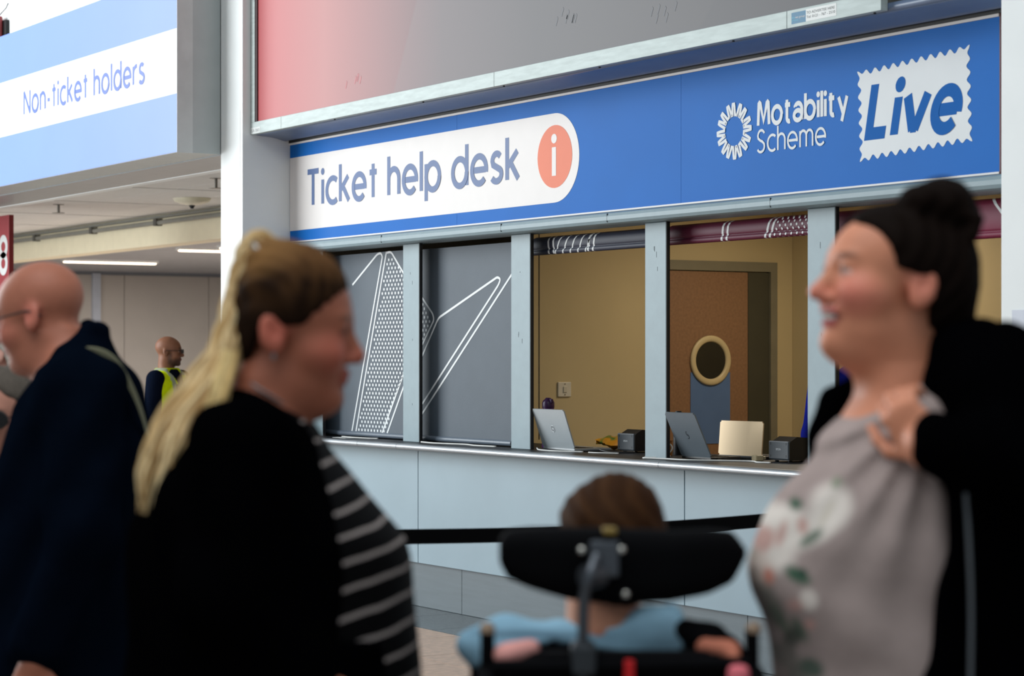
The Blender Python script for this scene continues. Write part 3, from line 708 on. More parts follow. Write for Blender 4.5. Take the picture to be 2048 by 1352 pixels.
cable('white cable looping up beside the dark grey laptop', [(-9.30, 6.56, zc_), (-9.26, 6.60, zc_), (-9.22, 6.64, zc_+.012), (-9.205, 6.665, zc_+.045), (-9.225, 6.665, zc_+.066), (-9.245, 6.66, zc_+.045), (-9.24, 6.65, zc_+.016), (-9.225, 6.67, zc_+.004)], M_wc, .004)
cable('long white cable along the front of the two laptops', [(-9.25, 6.515, zc_), (-9.1, 6.55, zc_), (-8.95, 6.57, zc_), (-8.82, 6.66, zc_), (-8.74, 6.72, zc_), (-8.66, 6.76, zc_), (-8.58, 6.72, zc_), (-8.50, 6.74, zc_)], M_wc, .004)
cable('black cable end under the champagne laptop', [(-8.80, 6.86, zc_), (-8.84, 6.80, zc_), (-8.86, 6.74, zc_), (-8.87, 6.70, zc_)], M_bc, .005)
cable('white cable lying at the foot of the dotted blind', [(-12.75, 6.62, zc_), (-12.6, 6.60, zc_), (-12.4, 6.61, zc_), (-12.3, 6.64, zc_)], M_wc)
cable('white cable lying at the foot of the arrow blind', [(-11.68, 6.60, zc_), (-11.5, 6.575, zc_), (-11.35, 6.60, zc_), (-11.2, 6.63, zc_), (-11.05, 6.60, zc_), (-10.85, 6.62, zc_)], M_wc, .0045)
ad = thing('power_adapter', 'beige plug adapter on the worktop right of the champagne laptop', 'adapter', (-8.735, 6.84, ZT))
MB().box(-.02, .02, -.02, .03, .0, .03, .006).build('body', mat('beige plastic', (196, 178, 140), .4), ad, False)
MB().box(-.012, .012, .03, .05, .006, .024, .004).build('plug_neck', MATS['beige plastic'], ad, False)
for (x, z) in ((-11.33, 0),):
    sw = thing('light_switch', 'white square light switch on the cream booth wall', 'switch', (-11.329, 7.394, 1.30))
    MB().box(-11.3295, -11.318, 7.347, 7.441, 1.256, 1.345, .003).build('plate', mat('switch plate', (212, 206, 190), .4), sw)
    MB().box(-11.319, -11.312, 7.382, 7.408, 1.282, 1.318, .002).build('rocker', mat('switch rocker', (200, 194, 176), .4), sw)
    for zz in (1.268, 1.333): MB().lathe([(.004, 0), (.004, .002)], (-11.318, 7.395, zz), 8, 'x').build('screw', mat('switch screw', (120, 112, 96), .4, metal=.5), sw)
wbk = thing('wooden_block', 'small brown wooden box behind the window post by the looped cable', 'box', (-9.46, 6.80, ZT))
MB().box(-.02, .03, -.03, .03, 0, .075, .003).build('body', mat('brown wood', (164, 112, 60), .5, var=.15, scale=20), wbk, False)
MB().box(-.022, .032, -.032, .032, .0752, .083, .002).build('lid', MATS['brown wood'], wbk, False)
pb = thing('paper_slip', 'white paper slip on the worktop under the dotted blind', 'paper', (-12.62, 6.56, ZT))
MB().box(-.09, .09, -.03, .03, 0, .0015).build('sheet', mat('paper slip', (226, 226, 222), .7), pb, False)
MB().box(-.03, .03, -.012, .012, .0015, .002).build('printed_patch', mat('slip print', (170, 172, 170), .7), pb, False)

# ================================================================== QUEUE BARRIER
M_belt = mat('black webbing', (6, 6, 7), .85, bump=.2, bscale=600, spec=.05)
def stanchion(x, y, label):
    t = thing('barrier_post', label, 'barrier', (x, y, 0), 0, 'queue barrier posts')
    MB().lathe([(.17, 0.004), (.175, .01), (.17, .018), (.06, .032), (.04, .036)], n=32).build('base', M_blk, t, False)
    MB().cyl((0, 0, .03), (0, 0, .86), .032, n=24).build('tube', M_blk, t, False)
    MB().lathe([(.036, .855), (.038, .86), (.038, .945), (.034, .955), (.02, .96)], n=24).build('belt_head', M_dark, t, False)
stanchion(-6.477, 3.45, 'black belt barrier post behind the blonde woman')
stanchion(-6.50, 5.46, 'black belt barrier post behind the smiling woman')
bp_ = [(-6.477, 3.495, .905), (-6.461, 3.608, .903), (-6.538, 4.005, .898), (-6.66, 4.55, .893), (-6.675, 4.827, .896), (-6.60, 5.197, .90), (-6.51, 5.415, .905)]
bp_ = [(-6.477+(-6.50+6.477)*i/16, 3.495+(5.415-3.495)*i/16, .905-.02*math.sin(PI*i/16)) for i in range(17)]
mb = MB(); vs = []
for x, y, z in bp_: vs += [(x-.001, y, z-.025), (x+.001, y, z-.025), (x+.001, y, z+.025), (x-.001, y, z+.025)]
mb.add(vs, [tuple(4*i+q for q in (k, (k+1) % 4, 4+(k+1) % 4, 4+k)) for i in range(16) for k in range(4)]+[(0, 1, 2, 3), (67, 66, 65, 64)])
tag(mb.build('barrier_belt', M_belt), 'taut black barrier belt stretched in front of the counter', 'belt')

# ================================================================== FIGURES: smooth blended volumes turned into one continuous surface
def inv4(M): return np.array(M.inverted(), dtype=np.float32)
class Sdf:
    def __init__(s, h=0.008): s.ops = []; s.h = h; s.paints = []
    def _add(s, fn, lo, hi, k, col, mode='add'):
        s.ops.append((fn, np.array(lo, float), np.array(hi, float), k, np.array(lin(col) if col is not None else (0, 0, 0)), mode)); return s
    def ell(s, c, r, col=None, k=.01, M=None, mode='add', rot=None):
        T = (M or Matrix.Identity(4)) @ Matrix.Translation(c)
        if rot: T = T @ Matrix.Rotation(rot[0], 4, 'X') @ Matrix.Rotation(rot[1], 4, 'Y') @ Matrix.Rotation(rot[2], 4, 'Z')
        sc = T.to_scale()[0]; I = inv4(T); r = np.array(r, np.float32); ctr = np.array(T.translation); R = float(max(r))*sc+k+.02
        def fn(P):
            Q = (P @ I[:3, :3].T+I[:3, 3])/r; n = np.sqrt((Q*Q).sum(-1)); n2 = np.sqrt(((Q/r)**2).sum(-1))+1e-9
            return np.where(n < .2, (n-1)*r.min(), n*(n-1)/n2)*sc
        return s._add(fn, ctr-R, ctr+R, k, col, mode)
    def cap(s, p0, p1, r0, r1, col=None, k=.02, M=None, flat=None, mode='add'):
        if M is not None: sc = M.to_scale()[0]; p0 = M @ Vector(p0); p1 = M @ Vector(p1); r0 *= sc; r1 *= sc
        a = np.array(p0, np.float32); b = np.array(p1, np.float32); ab = b-a; L2 = float(ab @ ab)+1e-12; R = max(r0, r1)+k+.02
        fl = np.array(flat if flat else (1, 1, 1), np.float32)
        def fn(P):
            t = np.clip(((P-a) @ ab)/L2, 0, 1); D = (P-a-t[..., None]*ab)*fl
            return np.sqrt((D*D).sum(-1))-(r0+(r1-r0)*t)
        g = R/float(fl.min())-R
        return s._add(fn, np.minimum(a, b)-R-g, np.maximum(a, b)+R+g, k, col, mode)
    def chain(s, pts, rs, col=None, k=.02, M=None, flat=None):
        for i in range(len(pts)-1): s.cap(pts[i], pts[i+1], rs[i], rs[i+1], col, k, M, flat)
        return s
    def loft(s, sec, col=None, k=.02, p=2.2, mode='add'):
        """sec: rows of (z, x_min, x_max, y_min, y_max), blended smoothly in z"""
        A = np.array(sorted(sec), float); zz = np.linspace(A[0, 0], A[-1, 0], 240); V = [np.interp(zz, A[:, 0], A[:, i]) for i in range(1, 5)]
        w = np.hanning(19); w /= w.sum(); V = [np.convolve(np.pad(v, 9, mode='edge'), w, 'valid') for v in V]
        z0, z1 = zz[0], zz[-1]
        def fn(P):
            z = P[..., 2]; x0, x1, y0, y1 = [np.interp(z, zz, v) for v in V]
            rx = (x1-x0)/2; ry = (y1-y0)/2
            q = (np.abs((P[..., 0]-(x0+x1)/2)/rx)**p+np.abs((P[..., 1]-(y0+y1)/2)/ry)**p)**(1/p)
            return np.maximum((q-1)*np.minimum(rx, ry), np.maximum(z0-z, z-z1))
        return s._add(fn, (A[:, 1].min()-k-.02, A[:, 3].min()-k-.02, z0-k-.02), (A[:, 2].max()+k+.02, A[:, 4].max()+k+.02, z1+k+.02), k, col, mode)
    def clip(s, fn, k=.004):
        """keep only where fn(P) < 0"""
        s.ops.append((fn, np.full(3, -9.), np.full(3, 9.), k, np.zeros(3), 'clip')); return s
    def disp(s, fn, lo, hi):
        s.ops.append((fn, np.array(lo, float), np.array(hi, float), 0, np.zeros(3), 'disp')); return s
    def paint(s, c, r, col, soft=.3, M=None, amt=1.0, rot=0.0):
        I = inv4((M or Matrix.Identity(4)) @ Matrix.Translation(c) @ Matrix.Rotation(rot, 4, 'Y')); r = np.array(r, np.float32)
        def fn(P):
            q = np.sqrt((((P @ I[:3, :3].T+I[:3, 3])/r)**2).sum(-1)); return np.clip((1+soft-q)/(2*soft), 0, 1)*amt
        s.paints.append((fn, np.array(lin(col)))); return s
    def paint_fn(s, fn, col): s.paints.append((fn, np.array(lin(col)))); return s
    @staticmethod
    def comb(f, d, k, mode):
        if mode == 'add':
            h = np.clip(.5+.5*(f-d)/k, 0, 1); return f+(d-f)*h-k*h*(1-h), h
        if mode == 'disp': return f+d, 0
        if mode == 'sub': d = -d
        h = np.clip(.5-.5*(f-d)/k, 0, 1); return f+(d-f)*h+k*h*(1-h), h
    def mesh(s, name, material, shell=None):
        h = s.h; adds = [o for o in s.ops if o[5] == 'add']
        lo = np.min([o[1] for o in adds], 0)-2*h; hi = np.max([o[2] for o in adds], 0)+2*h
        n = np.ceil((hi-lo)/h).astype(int)+1
        F = np.full(n, .12, np.float32); ax = [lo[i]+h*np.arange(n[i]) for i in range(3)]
        for fn, a, b, k, col, mode in s.ops:
            i0 = np.clip(np.floor((a-lo)/h).astype(int), 0, n-1); i1 = np.clip(np.ceil((b-lo)/h).astype(int)+1, 1, n)
            if (i1 <= i0).any(): continue
            sl = tuple(slice(i0[q], i1[q]) for q in range(3))
            P = np.stack(np.meshgrid(*[ax[q][sl[q]] for q in range(3)], indexing='ij'), -1).astype(np.float32)
            F[sl], _ = s.comb(F[sl], fn(P), k, mode)
        V, Q = surface_nets(F, lo, h)
        # colour of each vertex from the volume it belongs to
        f = np.full(len(V), .12); C = np.zeros((len(V), 3))
        for fn, a, b, k, col, mode in s.ops:
            m = ((V >= a-.01) & (V <= b+.01)).all(1)
            if not m.any(): continue
            g, hh = s.comb(f[m], fn(V[m].astype(np.float32)), k, mode); f[m] = g
            if mode == 'add':
                hh = np.clip((hh-.5)*3+.5, 0, 1); C[m] += (col-C[m])*hh[:, None]
        for fn, col in s.paints: w_ = fn(V.astype(np.float32))[:, None]; C += (col-C)*w_
        me = bpy.data.meshes.new(name); me.vertices.add(len(V)); me.vertices.foreach_set('co', V.astype(np.float32).ravel())
        me.loops.add(len(Q)*4); me.loops.foreach_set('vertex_index', Q.astype(np.int32).ravel())
        me.polygons.add(len(Q)); me.polygons.foreach_set('loop_start', np.arange(0, len(Q)*4, 4, dtype=np.int32))
        me.polygons.foreach_set('use_smooth', np.ones(len(Q), bool)); me.update(calc_edges=True); me.validate()
        at = me.color_attributes.new('Col', 'FLOAT_COLOR', 'POINT')
        at.data.foreach_set('color', np.concatenate([C, np.ones((len(C), 1))], 1).astype(np.float32).ravel())
        me.materials.append(material); return me
def surface_nets(F, lo, h):
    S = F < 0; n = np.array(F.shape)
    corner = [(i, j, k) for i in (0, 1) for j in (0, 1) for k in (0, 1)]
    def sub(A, o): return A[o[0]:n[0]-1+o[0], o[1]:n[1]-1+o[1], o[2]:n[2]-1+o[2]]
    cnt = np.zeros(n-1, np.int8)
    for o in corner: cnt += sub(S, o)
    act = (cnt > 0) & (cnt < 8); idx = np.full(n-1, -1, np.int64); I = np.argwhere(act); idx[act] = np.arange(len(I))
    val = {o: F[I[:, 0]+o[0], I[:, 1]+o[1], I[:, 2]+o[2]].astype(float) for o in corner}
    pos = np.zeros((len(I), 3)); c = np.zeros(len(I))
    for a in corner:
        for d in range(3):
            if a[d]: continue
            b = tuple(1 if q == d else a[q] for q in range(3)); va, vb = val[a], val[b]; m = (va < 0) != (vb < 0)
            t = np.where(m, va/np.where(m, va-vb, 1), 0)
            for q in range(3): pos[:, q] += np.where(m, a[q]+(t if q == d else 0), 0)
            c += m
    V = lo+h*(I+pos/c[:, None]); Q = []
    for d in range(3):
        e = [0, 0, 0]; e[d] = 1
        A = S[:n[0]-e[0], :n[1]-e[1], :n[2]-e[2]]; B = S[e[0]:, e[1]:, e[2]:]; X = np.argwhere(A != B)
        u, v = (d+1) % 3, (d+2) % 3
        X = X[(X[:, u] > 0) & (X[:, v] > 0) & (X[:, u] < n[u]-1) & (X[:, v] < n[v]-1)]
        sg_ = A[X[:, 0], X[:, 1], X[:, 2]]; q4 = []
        for du, dv in ((1, 1), (0, 1), (0, 0), (1, 0)):
            Y = X.copy(); Y[:, u] -= du; Y[:, v] -= dv; q4.append(idx[Y[:, 0], Y[:, 1], Y[:, 2]])
        q4 = np.stack(q4, 1); q4[~sg_] = q4[~sg_][:, ::-1]; Q.append(q4[(q4 >= 0).all(1)])
    return V, np.concatenate(Q)

M_skin = mat('skin', (0, 0, 0), .5, var=.05, scale=40, attr=True, bump=.05, bscale=300, spec=.3)
M_cloth = mat('cloth', (0, 0, 0), .95, var=.10, scale=14, attr=True, bump=.25, bscale=40, spec=.0)
M_hair = mat('hair', (0, 0, 0), .6, var=.10, scale=30, attr=True, bump=.3, bscale=60, spec=.02, stretch=(3, 3, .6))

def frame(origin, yaw, pitch=0.0, roll=0.0, scale=1.0):
    """head frame: +x out of the face, +z up; yaw about z, pitch > 0 looks up"""
    return Matrix.Translation(origin) @ Matrix.Rotation(yaw, 4, 'Z') @ Matrix.Rotation(-pitch, 4, 'Y') @ Matrix.Rotation(roll, 4, 'X') @ Matrix.Scale(scale, 4)
def head(s, M, skin, lips, heavy=0.0, eye=(60, 46, 36), brow=(70, 50, 40), smile=0.0, nose=1.0, blush=None, beard=None, chin=1.0, crown=0.0, back=0.0, white=(222, 214, 206), earb=.6):
    s.ell((-.008+back/2, 0, .042+crown*.5), (.098-back/2, .077, .083+crown*.5), skin, .01, M)
    s.ell((.038, 0, .022+crown*.3), (.062, .063, .075+crown*.5), skin, .02, M)
    s.ell((.042, 0, -.035), (.053, .056+.006*heavy, .062), skin, .02, M)
    s.ell((.038, 0, -.074), (.05, .050+.008*heavy, .036), skin, .02, M)
    s.ell((.078, 0, -.095), (.020*chin, .023, .019*chin), skin, .015, M)
    s.ell((.084, 0, .026), (.016, .046, .012), skin, .012, M)
    for q in (-1, 1):
        s.ell((.058, q*.036, -.030+.006*smile), (.034+.004*heavy, .028+.006*heavy, .030), skin, .02, M)
        s.ell((.104, q*.031, .006), (.016, .019, .011), None, .012, M, 'sub')
        s.ell((.0835, q*.031, .007), (.0125, .0125, .0125), white, .003, M)
        s.ell((.086, q*.031, .0125), (.0125, .0155, .0075), skin, .003, M)
        s.ell((.085, q*.031, -.001), (.0115, .0145, .006), skin, .004, M)
    s.cap((.092, 0, .014), (.110+.004*nose, 0, -.024), .0085, .0105, skin, .012, M)
    s.ell((.1135+.004*(nose-1), 0, -.030), (.0130*nose, .0120, .0105), skin, .008, M)
    for q in (-1, 1): s.ell((.102, q*.0125, -.0345), (.0100, .0075, .0075), skin, .006, M)
    s.ell((.095, 0, -.0545), (.0115, .022+.006*smile, .0062), lips, .005, M)
    s.ell((.0930, 0, -.0670), (.0115, .020+.005*smile, .0068), lips, .005, M)
    if smile:
        s.ell((.101, 0, -.0605), (.014, .028, .0068), None, .003, M, 'sub')
        s.paint((.09, 0, -.0605), (.02, .034, .0075), (92, 36, 34), .2, M, .9)
        s.ell((.086, 0, -.0600), (.012, .022, .0050), (232, 224, 212), .002, M); s.paint((.090, 0, -.0585), (.016, .020, .0042), (228, 220, 208), .2, M, .95)
    if heavy: s.ell((.024, 0, -.104), (.056, .048, .024+.008*heavy), skin, .03, M)
    for q in (-1, 1):
        s.ell((-.010, q*.078, -.004), (.021, .010, .034), skin, .006, M, rot=(q*.12, -.2, q*-.25))
        s.ell((-.006, q*.086, .002), (.009, .006, .016), None, .005, M, 'sub', rot=(0, -.2, 0))
        s.ell((-.004, q*.079, -.028), (.009, .006, .009), skin, .005, M)
        s.paint((.0955, q*.031, .006), (.007, .0065, .0065), eye, .3, M)
        s.paint((.097, q*.031, .0122), (.014, .0155, .0022), (40, 28, 24), .5, M, .8)
        s.paint((.096, q*.033, .0285), (.016, .0185, .0042), brow, .5, M, .8)
        if blush: s.paint((.075, q*.045, -.026), (.035, .03, .026), blush, .6, M, .55); s.paint((-.01, q*.08, -.004), (.03, .016, .034), blush, .5, M, earb)
    if blush: s.paint((.118, 0, -.03), (.018, .016, .014), blush, .6, M, .5)
    if beard:
        s.paint((.06, 0, -.085), (.065, .075, .040), beard, .3, M, .75); s.paint((.095, 0, -.046), (.02, .03, .008), beard, .4, M, .75)
        for q in (-1, 1): s.paint((.02, q*.06, -.05), (.02, .03, .05), beard, .4, M, .6)
def hair_cap(s, M, col, lim, puff=.010, k=.012, crown=0.0, back=0.0):
    """hair over the skull; lim: rows of (z, furthest forward x) for the hairline"""
    s.ell((-.010+back/2, 0, .044+crown*.5), (.098+puff-back/2, .077+puff, .083+puff+crown*.5), col, k, M)
    s.ell((-.035+back*.6, 0, -.012), (.070+puff*.6-back*.3, .068+puff*.6, .07), col, .02, M)
    A = np.array(sorted(lim)); I = inv4(M); sc = M.to_scale()[0]
    def fn(P):
        Q = P @ I[:3, :3].T+I[:3, 3]; return (Q[..., 0]-np.interp(Q[..., 2], A[:, 0], A[:, 1]))*sc*.8
    s.clip(fn, .008)
def hand(s, M, skin, curl=.6, spread=1.0, side=1):
    """hand frame: +x towards the fingertips, +z back of the hand, thumb on +y*side"""
    s.ell((.045, 0, 0), (.052, .042, .015), skin, .012, M); s.ell((.012, 0, 0), (.030, .030, .018), skin, .015, M)
    for i, (y, L) in enumerate(((.030, .068), (.010, .078), (-.010, .072), (-.029, .056))):
        y *= side; p = Vector((.086-.004*abs(i-1), y, 0)); a = 0; r = .0095
        for j, fr in enumerate((.45, .32, .23)):
            a += curl*(.55, .8, .7)[j]
            q = p+Vector((math.cos(a)*L*fr, y*.10*spread, -math.sin(a)*L*fr)); s.cap(p, q, r, r*.9, skin, .005, M); p = q; r *= .92
    p = Vector((.018, .030*side, -.004))
    for d, L, r in ((Vector((.55, .75*side, -.25)), .045, .0125), (Vector((.85, .35*side, -.35)), .033, .0105), (Vector((.9, .1*side, -.4)), .026, .0095)):
        q = p+d.normalized()*L; s.cap(p, q, r, r*.92, skin, .006, M); p = q
def figure(label, place, group=None):
    """a person stands at a floor point; local x runs to the right, local y away from the viewer's side"""
    return dict(label=label, place=place, group=group)
def place_person(me, label, px, Z, group=None, cat='person'):
    t = math.radians(58.2); r = (px-1024)/4460*Z
    o = bpy.data.objects.new('person', me); COL.objects.link(o)
    o.location = (-math.sin(t)*Z+math.cos(t)*r, math.cos(t)*Z+math.sin(t)*r, 0); o.rotation_euler = (0, 0, t)
    return tag(o, label, cat, group)
def child(name, me, parent, label=None):
    o = link(name, me, parent, False)
    if label: o['label'] = label
    return o
def sketch(cx, Z):
    S = Z/4460
    return (lambda x, y: ((x-cx)*S, 1.5+(713-y)*S)), S
def legs(s, x, y0, z, col, r=.085, gap=.10, foot=-1, k=.02, fwd=0.0):
    for q in (-1, 1):
        s.chain([(x, y0+q*gap, z), (x+.02*foot, y0+q*gap*.95, .48), (x-.01*foot, y0+q*gap*.9, .09)], [r, r*.72, r*.55], col, k)
def shoe(s, x, y, foot, col):
    s.ell((x+.055*foot, y, .05), (.125, .047, .047), col, .01); s.ell((x-.02*foot, y, .075), (.055, .043, .05), col, .02)
    s.clip(lambda P: .004-P[..., 2], .003)
def strands(name, path, widths, n, cols, depth=.8, seed=1, r=.0035, parent=None, taper=True, steps=26, frizz=.004):
    """loose tubes of hair following a centre line"""
    rnd = random.Random(seed); C = [Vector(p) for p in spline(path, 6)]; m = len(C); W = np.interp(np.linspace(0, 1, m), np.linspace(0, 1, len(widths)), widths)
    V = []; Fc = []; K = []
    for q in range(n):
        a = rnd.uniform(0, 2*PI); rad = math.sqrt(rnd.random()); ph = rnd.uniform(0, 6); end = 1-.22*rnd.random()**2; col = np.array(lin(rnd.choice(cols)))*rnd.uniform(.75, 1.15)
        base = len(V); N = int((m-1)*end); ns = 5
        for i in range(N+1):
            p = C[i]; t = (C[min(i+1, m-1)]-C[max(i-1, 0)]).normalized(); side = t.cross(Vector((0, 1, 0))).normalized()
            off = side*(math.cos(a)*rad*W[i])+Vector((0, 1, 0))*(math.sin(a)*rad*W[i]*depth)+side*(frizz*math.sin(i*.45+ph))
            rr = r*(1 if i < N-4 else max(.15, (N-i)/5))
            for k in range(ns): V.append(p+off+(side*math.cos(2*PI*k/ns)+Vector((0, 1, 0))*math.sin(2*PI*k/ns))*rr); K.append(col)
        for i in range(N):
            for k in range(ns): Fc.append((base+i*ns+k, base+i*ns+(k+1) % ns, base+(i+1)*ns+(k+1) % ns, base+(i+1)*ns+k))
    me = bpy.data.meshes.new(name); me.from_pydata([tuple(v) for v in V], [], Fc); me.polygons.foreach_set('use_smooth', [True]*len(Fc))
    at = me.color_attributes.new('Col', 'FLOAT_COLOR', 'POINT'); at.data.foreach_set('color', np.concatenate([np.array(K), np.ones((len(K), 1))], 1).astype(np.float32).ravel())
    me.materials.append(M_hair); return me
def glasses(M, parent, dark=False, col=(40, 36, 34), r=.024, lens=None):
    mf = mat('spectacle frame %d %d %d' % col, col, .4); g = MB()
    for q in (-1, 1):
        ring_ = [M @ Vector((.112, q*.034+r*1.15*math.cos(a), .004+r*.85*math.sin(a))) for a in [2*PI*i/20 for i in range(20)]]
        g.tube(ring_, .0018 if not dark else .003, 6, True)
        g.tube([M @ Vector(p) for p in ((.110, q*.060, .010), (.06, q*.074, .010), (.0, q*.081, .012), (-.022, q*.081, .004), (-.034, q*.080, -.008))], .0022, 6)
    g.tube([M @ Vector(p) for p in ((.113, -.009, .008), (.117, 0, .010), (.113, .009, .008))], .002, 6)
    o = g.build('spectacles', mf, parent, False); o['label'] = 'dark framed sunglasses' if dark else 'thin framed spectacles'
    for q in (-1, 1):
        b = MB(); b.add([M @ Vector((.112, q*.034+r*1.13*math.cos(a), .004+r*.83*math.sin(a))) for a in [2*PI*i/20 for i in range(20)]], [tuple(range(20))])
        b.build('lens', mat('dark lens', (14, 12, 12), .1) if dark else mat('clear lens', (235, 238, 240), .05, trans=.95, var=0), o, False)
    return o

# ================================================================== PEOPLE
def rows(u, R, grow=0.0):
    """outline rows (y, x_back, x_front, near, far) in sketch units -> loft sections in metres"""
    out = []
    for r in R:
        y, a, b, n = r[:4]; f = r[4] if len(r) > 4 else n
        x0, z = u(a, y); x1, _ = u(b, y); x0, x1 = min(x0, x1), max(x0, x1)
        out.append((z, x0-grow, x1+grow, -n-grow, f+grow))
    return out
def edge(u, pts):
    A = np.array(sorted((u(x, y)[1], u(x, y)[0]) for x, y in pts)); return lambda P: np.interp(P[..., 2], A[:, 0], A[:, 1])
BLK = (3, 3, 4)
def placer(cx, Z):
    """sketch point at depth d behind the figure's own plane -> local metres"""
    return lambda x, y, d: ((x-1024)/4460*(Z+d)-(cx-1024)/4460*Z, d, 1.5+(713-y)/4460*(Z+d))

# ---------------- blonde woman walking to the right
def woman_blonde():
    u, S = sketch(550, 3.4); sk = (162, 96, 72)
    ex, ez = u(556, 668); M = frame((ex+.010, 0, ez+.004), 0, -.09, 0, 1.0)
    R = [(770, 462, 590, .06), (805, 440, 604, .085), (850, 402, 632, .165), (900, 356, 668, .20), (950, 316, 712, .21), (1000, 290, 752, .215), (1050, 277, 797, .215),
         (1078, 273, 820, .215), (1120, 270, 831, .215), (1200, 268, 836, .215), (1300, 266, 847, .215), (1352, 266, 852, .215), (1450, 280, 840, .215), (1550, 340, 760, .20)]
    b = Sdf(.006); b.loft(rows(u, R, -.022), sk)
    head(b, M, sk, (158, 82, 70), heavy=1.0, white=(74, 48, 40), eye=(30, 22, 20), brow=(96, 66, 50), blush=(190, 92, 76), smile=0.0, back=.034, nose=.92)
    nx, nz = u(505, 850); b.cap(M @ Vector((-.012, 0, -.07)), (nx, 0, nz), .060, .068, sk, .03)
    P = placer(550, 3.4)
    for q in (-1, 1): b.chain([P(480, 900, q*.18), P(452, 1190, q*.22), P(610, 1375, q*.19)], [.045, .036, .026], sk)
    for q in (-1, 1):
        w = Vector(P(610, 1375, q*.19)); hM = Matrix.Translation(w) @ Matrix.Rotation(.5, 4, 'Y') @ Matrix.Rotation(q*1.3, 4, 'X'); hand(b, hM, sk, .5, 1, -q)
    legs(b, u(545, 1550)[0], 0, u(0, 1550)[1]+.05, sk, .075, .10, 1)
    o = place_person(b.mesh('person', M_skin), 'blonde woman with a high ponytail, black cardigan and striped top, walking right', 550, 3.4)
    t = Sdf(.007); t.loft(rows(u, R, -.006)[1:], BLK); t.clip(lambda Q: Q[..., 2]-(u(0, 812)[1]-.45*(Q[..., 0]-u(470, 0)[0])+.035), .006)
    ms = mat('striped knit', BLK, .9, var=.1, bump=.3, bscale=150, spec=.1); nt = ms.node_tree
    tc = nt.nodes.new('ShaderNodeTexCoord'); sp = nt.nodes.new('ShaderNodeSeparateXYZ'); nt.links.new(tc.outputs['Object'], sp.inputs[0])
    def mth(op, a, b_=None, c_=None):
        n = nt.nodes.new('ShaderNodeMath'); n.operation = op
        for i, v in enumerate((a, b_, c_)):
            if v is None: continue
            if isinstance(v, (int, float)): n.inputs[i].default_value = v
            else: nt.links.new(v, n.inputs[i])
        return n.outputs[0]
    nz_ = nt.nodes.new('ShaderNodeTexNoise'); nz_.inputs['Scale'].default_value = 9; nt.links.new(tc.outputs['Object'], nz_.inputs[0])
    sl = mth('MULTIPLY_ADD', sp.outputs['Z'], .55, -.37)
    f = mth('SUBTRACT', sp.outputs['Z'], mth('MULTIPLY', sp.outputs['X'], sl)); f = mth('ADD', f, mth('MULTIPLY', nz_.outputs['Fac'], .012))
    st = mth('LESS_THAN', mth('FRACT', mth('DIVIDE', f, .0365)), .17)
    mx = nt.nodes.new('ShaderNodeMix'); mx.data_type = 'RGBA'; nt.links.new(st, mx.inputs[0]); mx.inputs[6].default_value = (*lin(BLK), 1); mx.inputs[7].default_value = (*lin((150, 140, 136)), 1)
    nt.links.new(mx.outputs[2], nt.nodes['Principled BSDF'].inputs['Base Color'])
    child('striped_top', t.mesh('striped_top', ms), o, 'black knit top with pale stripes')
    c = Sdf(.008); c.loft(rows(u, R, .008)[:-1], BLK)
    for q in (-1, 1): c.chain([P(478, 895, q*.185), P(450, 1190, q*.225), P(590, 1355, q*.195)], [.075, .062, .048], BLK, .04)
    ed = edge(u, [(575, 760), (600, 815), (622, 850), (648, 890), (668, 950), (684, 1000), (700, 1100), (696, 1200), (700, 1352), (700, 1500)])
    c.clip(lambda Q: np.where(np.abs(Q[..., 1]) < .4, np.where((Q[..., 2] < u(0, 1250)[1]) & (np.abs(Q[..., 1]) > .16), -1., Q[..., 0]-ed(Q)), 1), .006)
    c.clip(lambda Q: Q[..., 2]-(u(0, 752)[1]-.62*(Q[..., 0]-u(468, 0)[0])), .008)
    c.disp(lambda Q: .004*np.sin(Q[..., 0]*60+Q[..., 2]*25), (-.5, -.5, .8), (.5, .5, 1.5))
    child('cardigan', c.mesh('cardigan', M_cloth), o, 'plain black cardigan')
    tr = Sdf(.012); tr.loft(rows(u, [(1480, 290, 830, .20), (1560, 330, 780, .20), (1640, 380, 720, .19)]), (20, 20, 24)); legs(tr, u(550, 0)[0], 0, u(0, 1600)[1], (20, 20, 24), .105, .10, 1)
    child('trousers', tr.mesh('trousers', M_cloth), o)
    for q in (-1, 1): sh = Sdf(.01); shoe(sh, u(550, 0)[0], q*.09, 1, (34, 32, 32)); child('shoe', sh.mesh('shoe', M_cloth), o)
    h = Sdf(.006); hc_ = (34, 22, 15)
    hair_cap(h, M, hc_, [(-.12, -.06), (-.06, -.045), (-.02, -.036), (.004, -.030), (.010, .032), (.022, .044), (.040, .060), (.060, .080), (.080, .098), (.10, .110), (.15, .12)], .009, back=.034)
    h.cap(P(560, 540, 0), P(528, 508, 0), .040, .026, (92, 72, 50), .03)
    h.disp(lambda Q: .0022*np.sin((Q[..., 0]+.6*Q[..., 2])*170+Q[..., 1]*260), (-.3, -.2, 1.4), (.4, .2, 1.8))
    h.paint_fn(lambda Q: .28*(.5+.5*np.sin(Q[..., 1]*330+Q[..., 0]*90+9*np.sin(Q[..., 2]*21)))*np.clip((Q[..., 2]-u(0, 640)[1])/.05, 0, 1), (108, 74, 44))
    h.paint(P(610, 520, 0), (.08, .07, .03), (124, 86, 52), .6, None, .6); h.paint(P(540, 520, 0), (.05, .06, .04), (150, 110, 66), .5, None, .7)
    child('hair', h.mesh('hair', M_hair), o)
    pt = [P(548, 516, 0), P(535, 492, 0), P(516, 486, 0), P(500, 506, -.005), P(488, 548, -.01), P(478, 595, -.015), P(463, 655, -.03), P(445, 712, -.045), P(404, 784, -.07), P(356, 865, -.10), P(322, 952, -.125), P(306, 1045, -.14)]
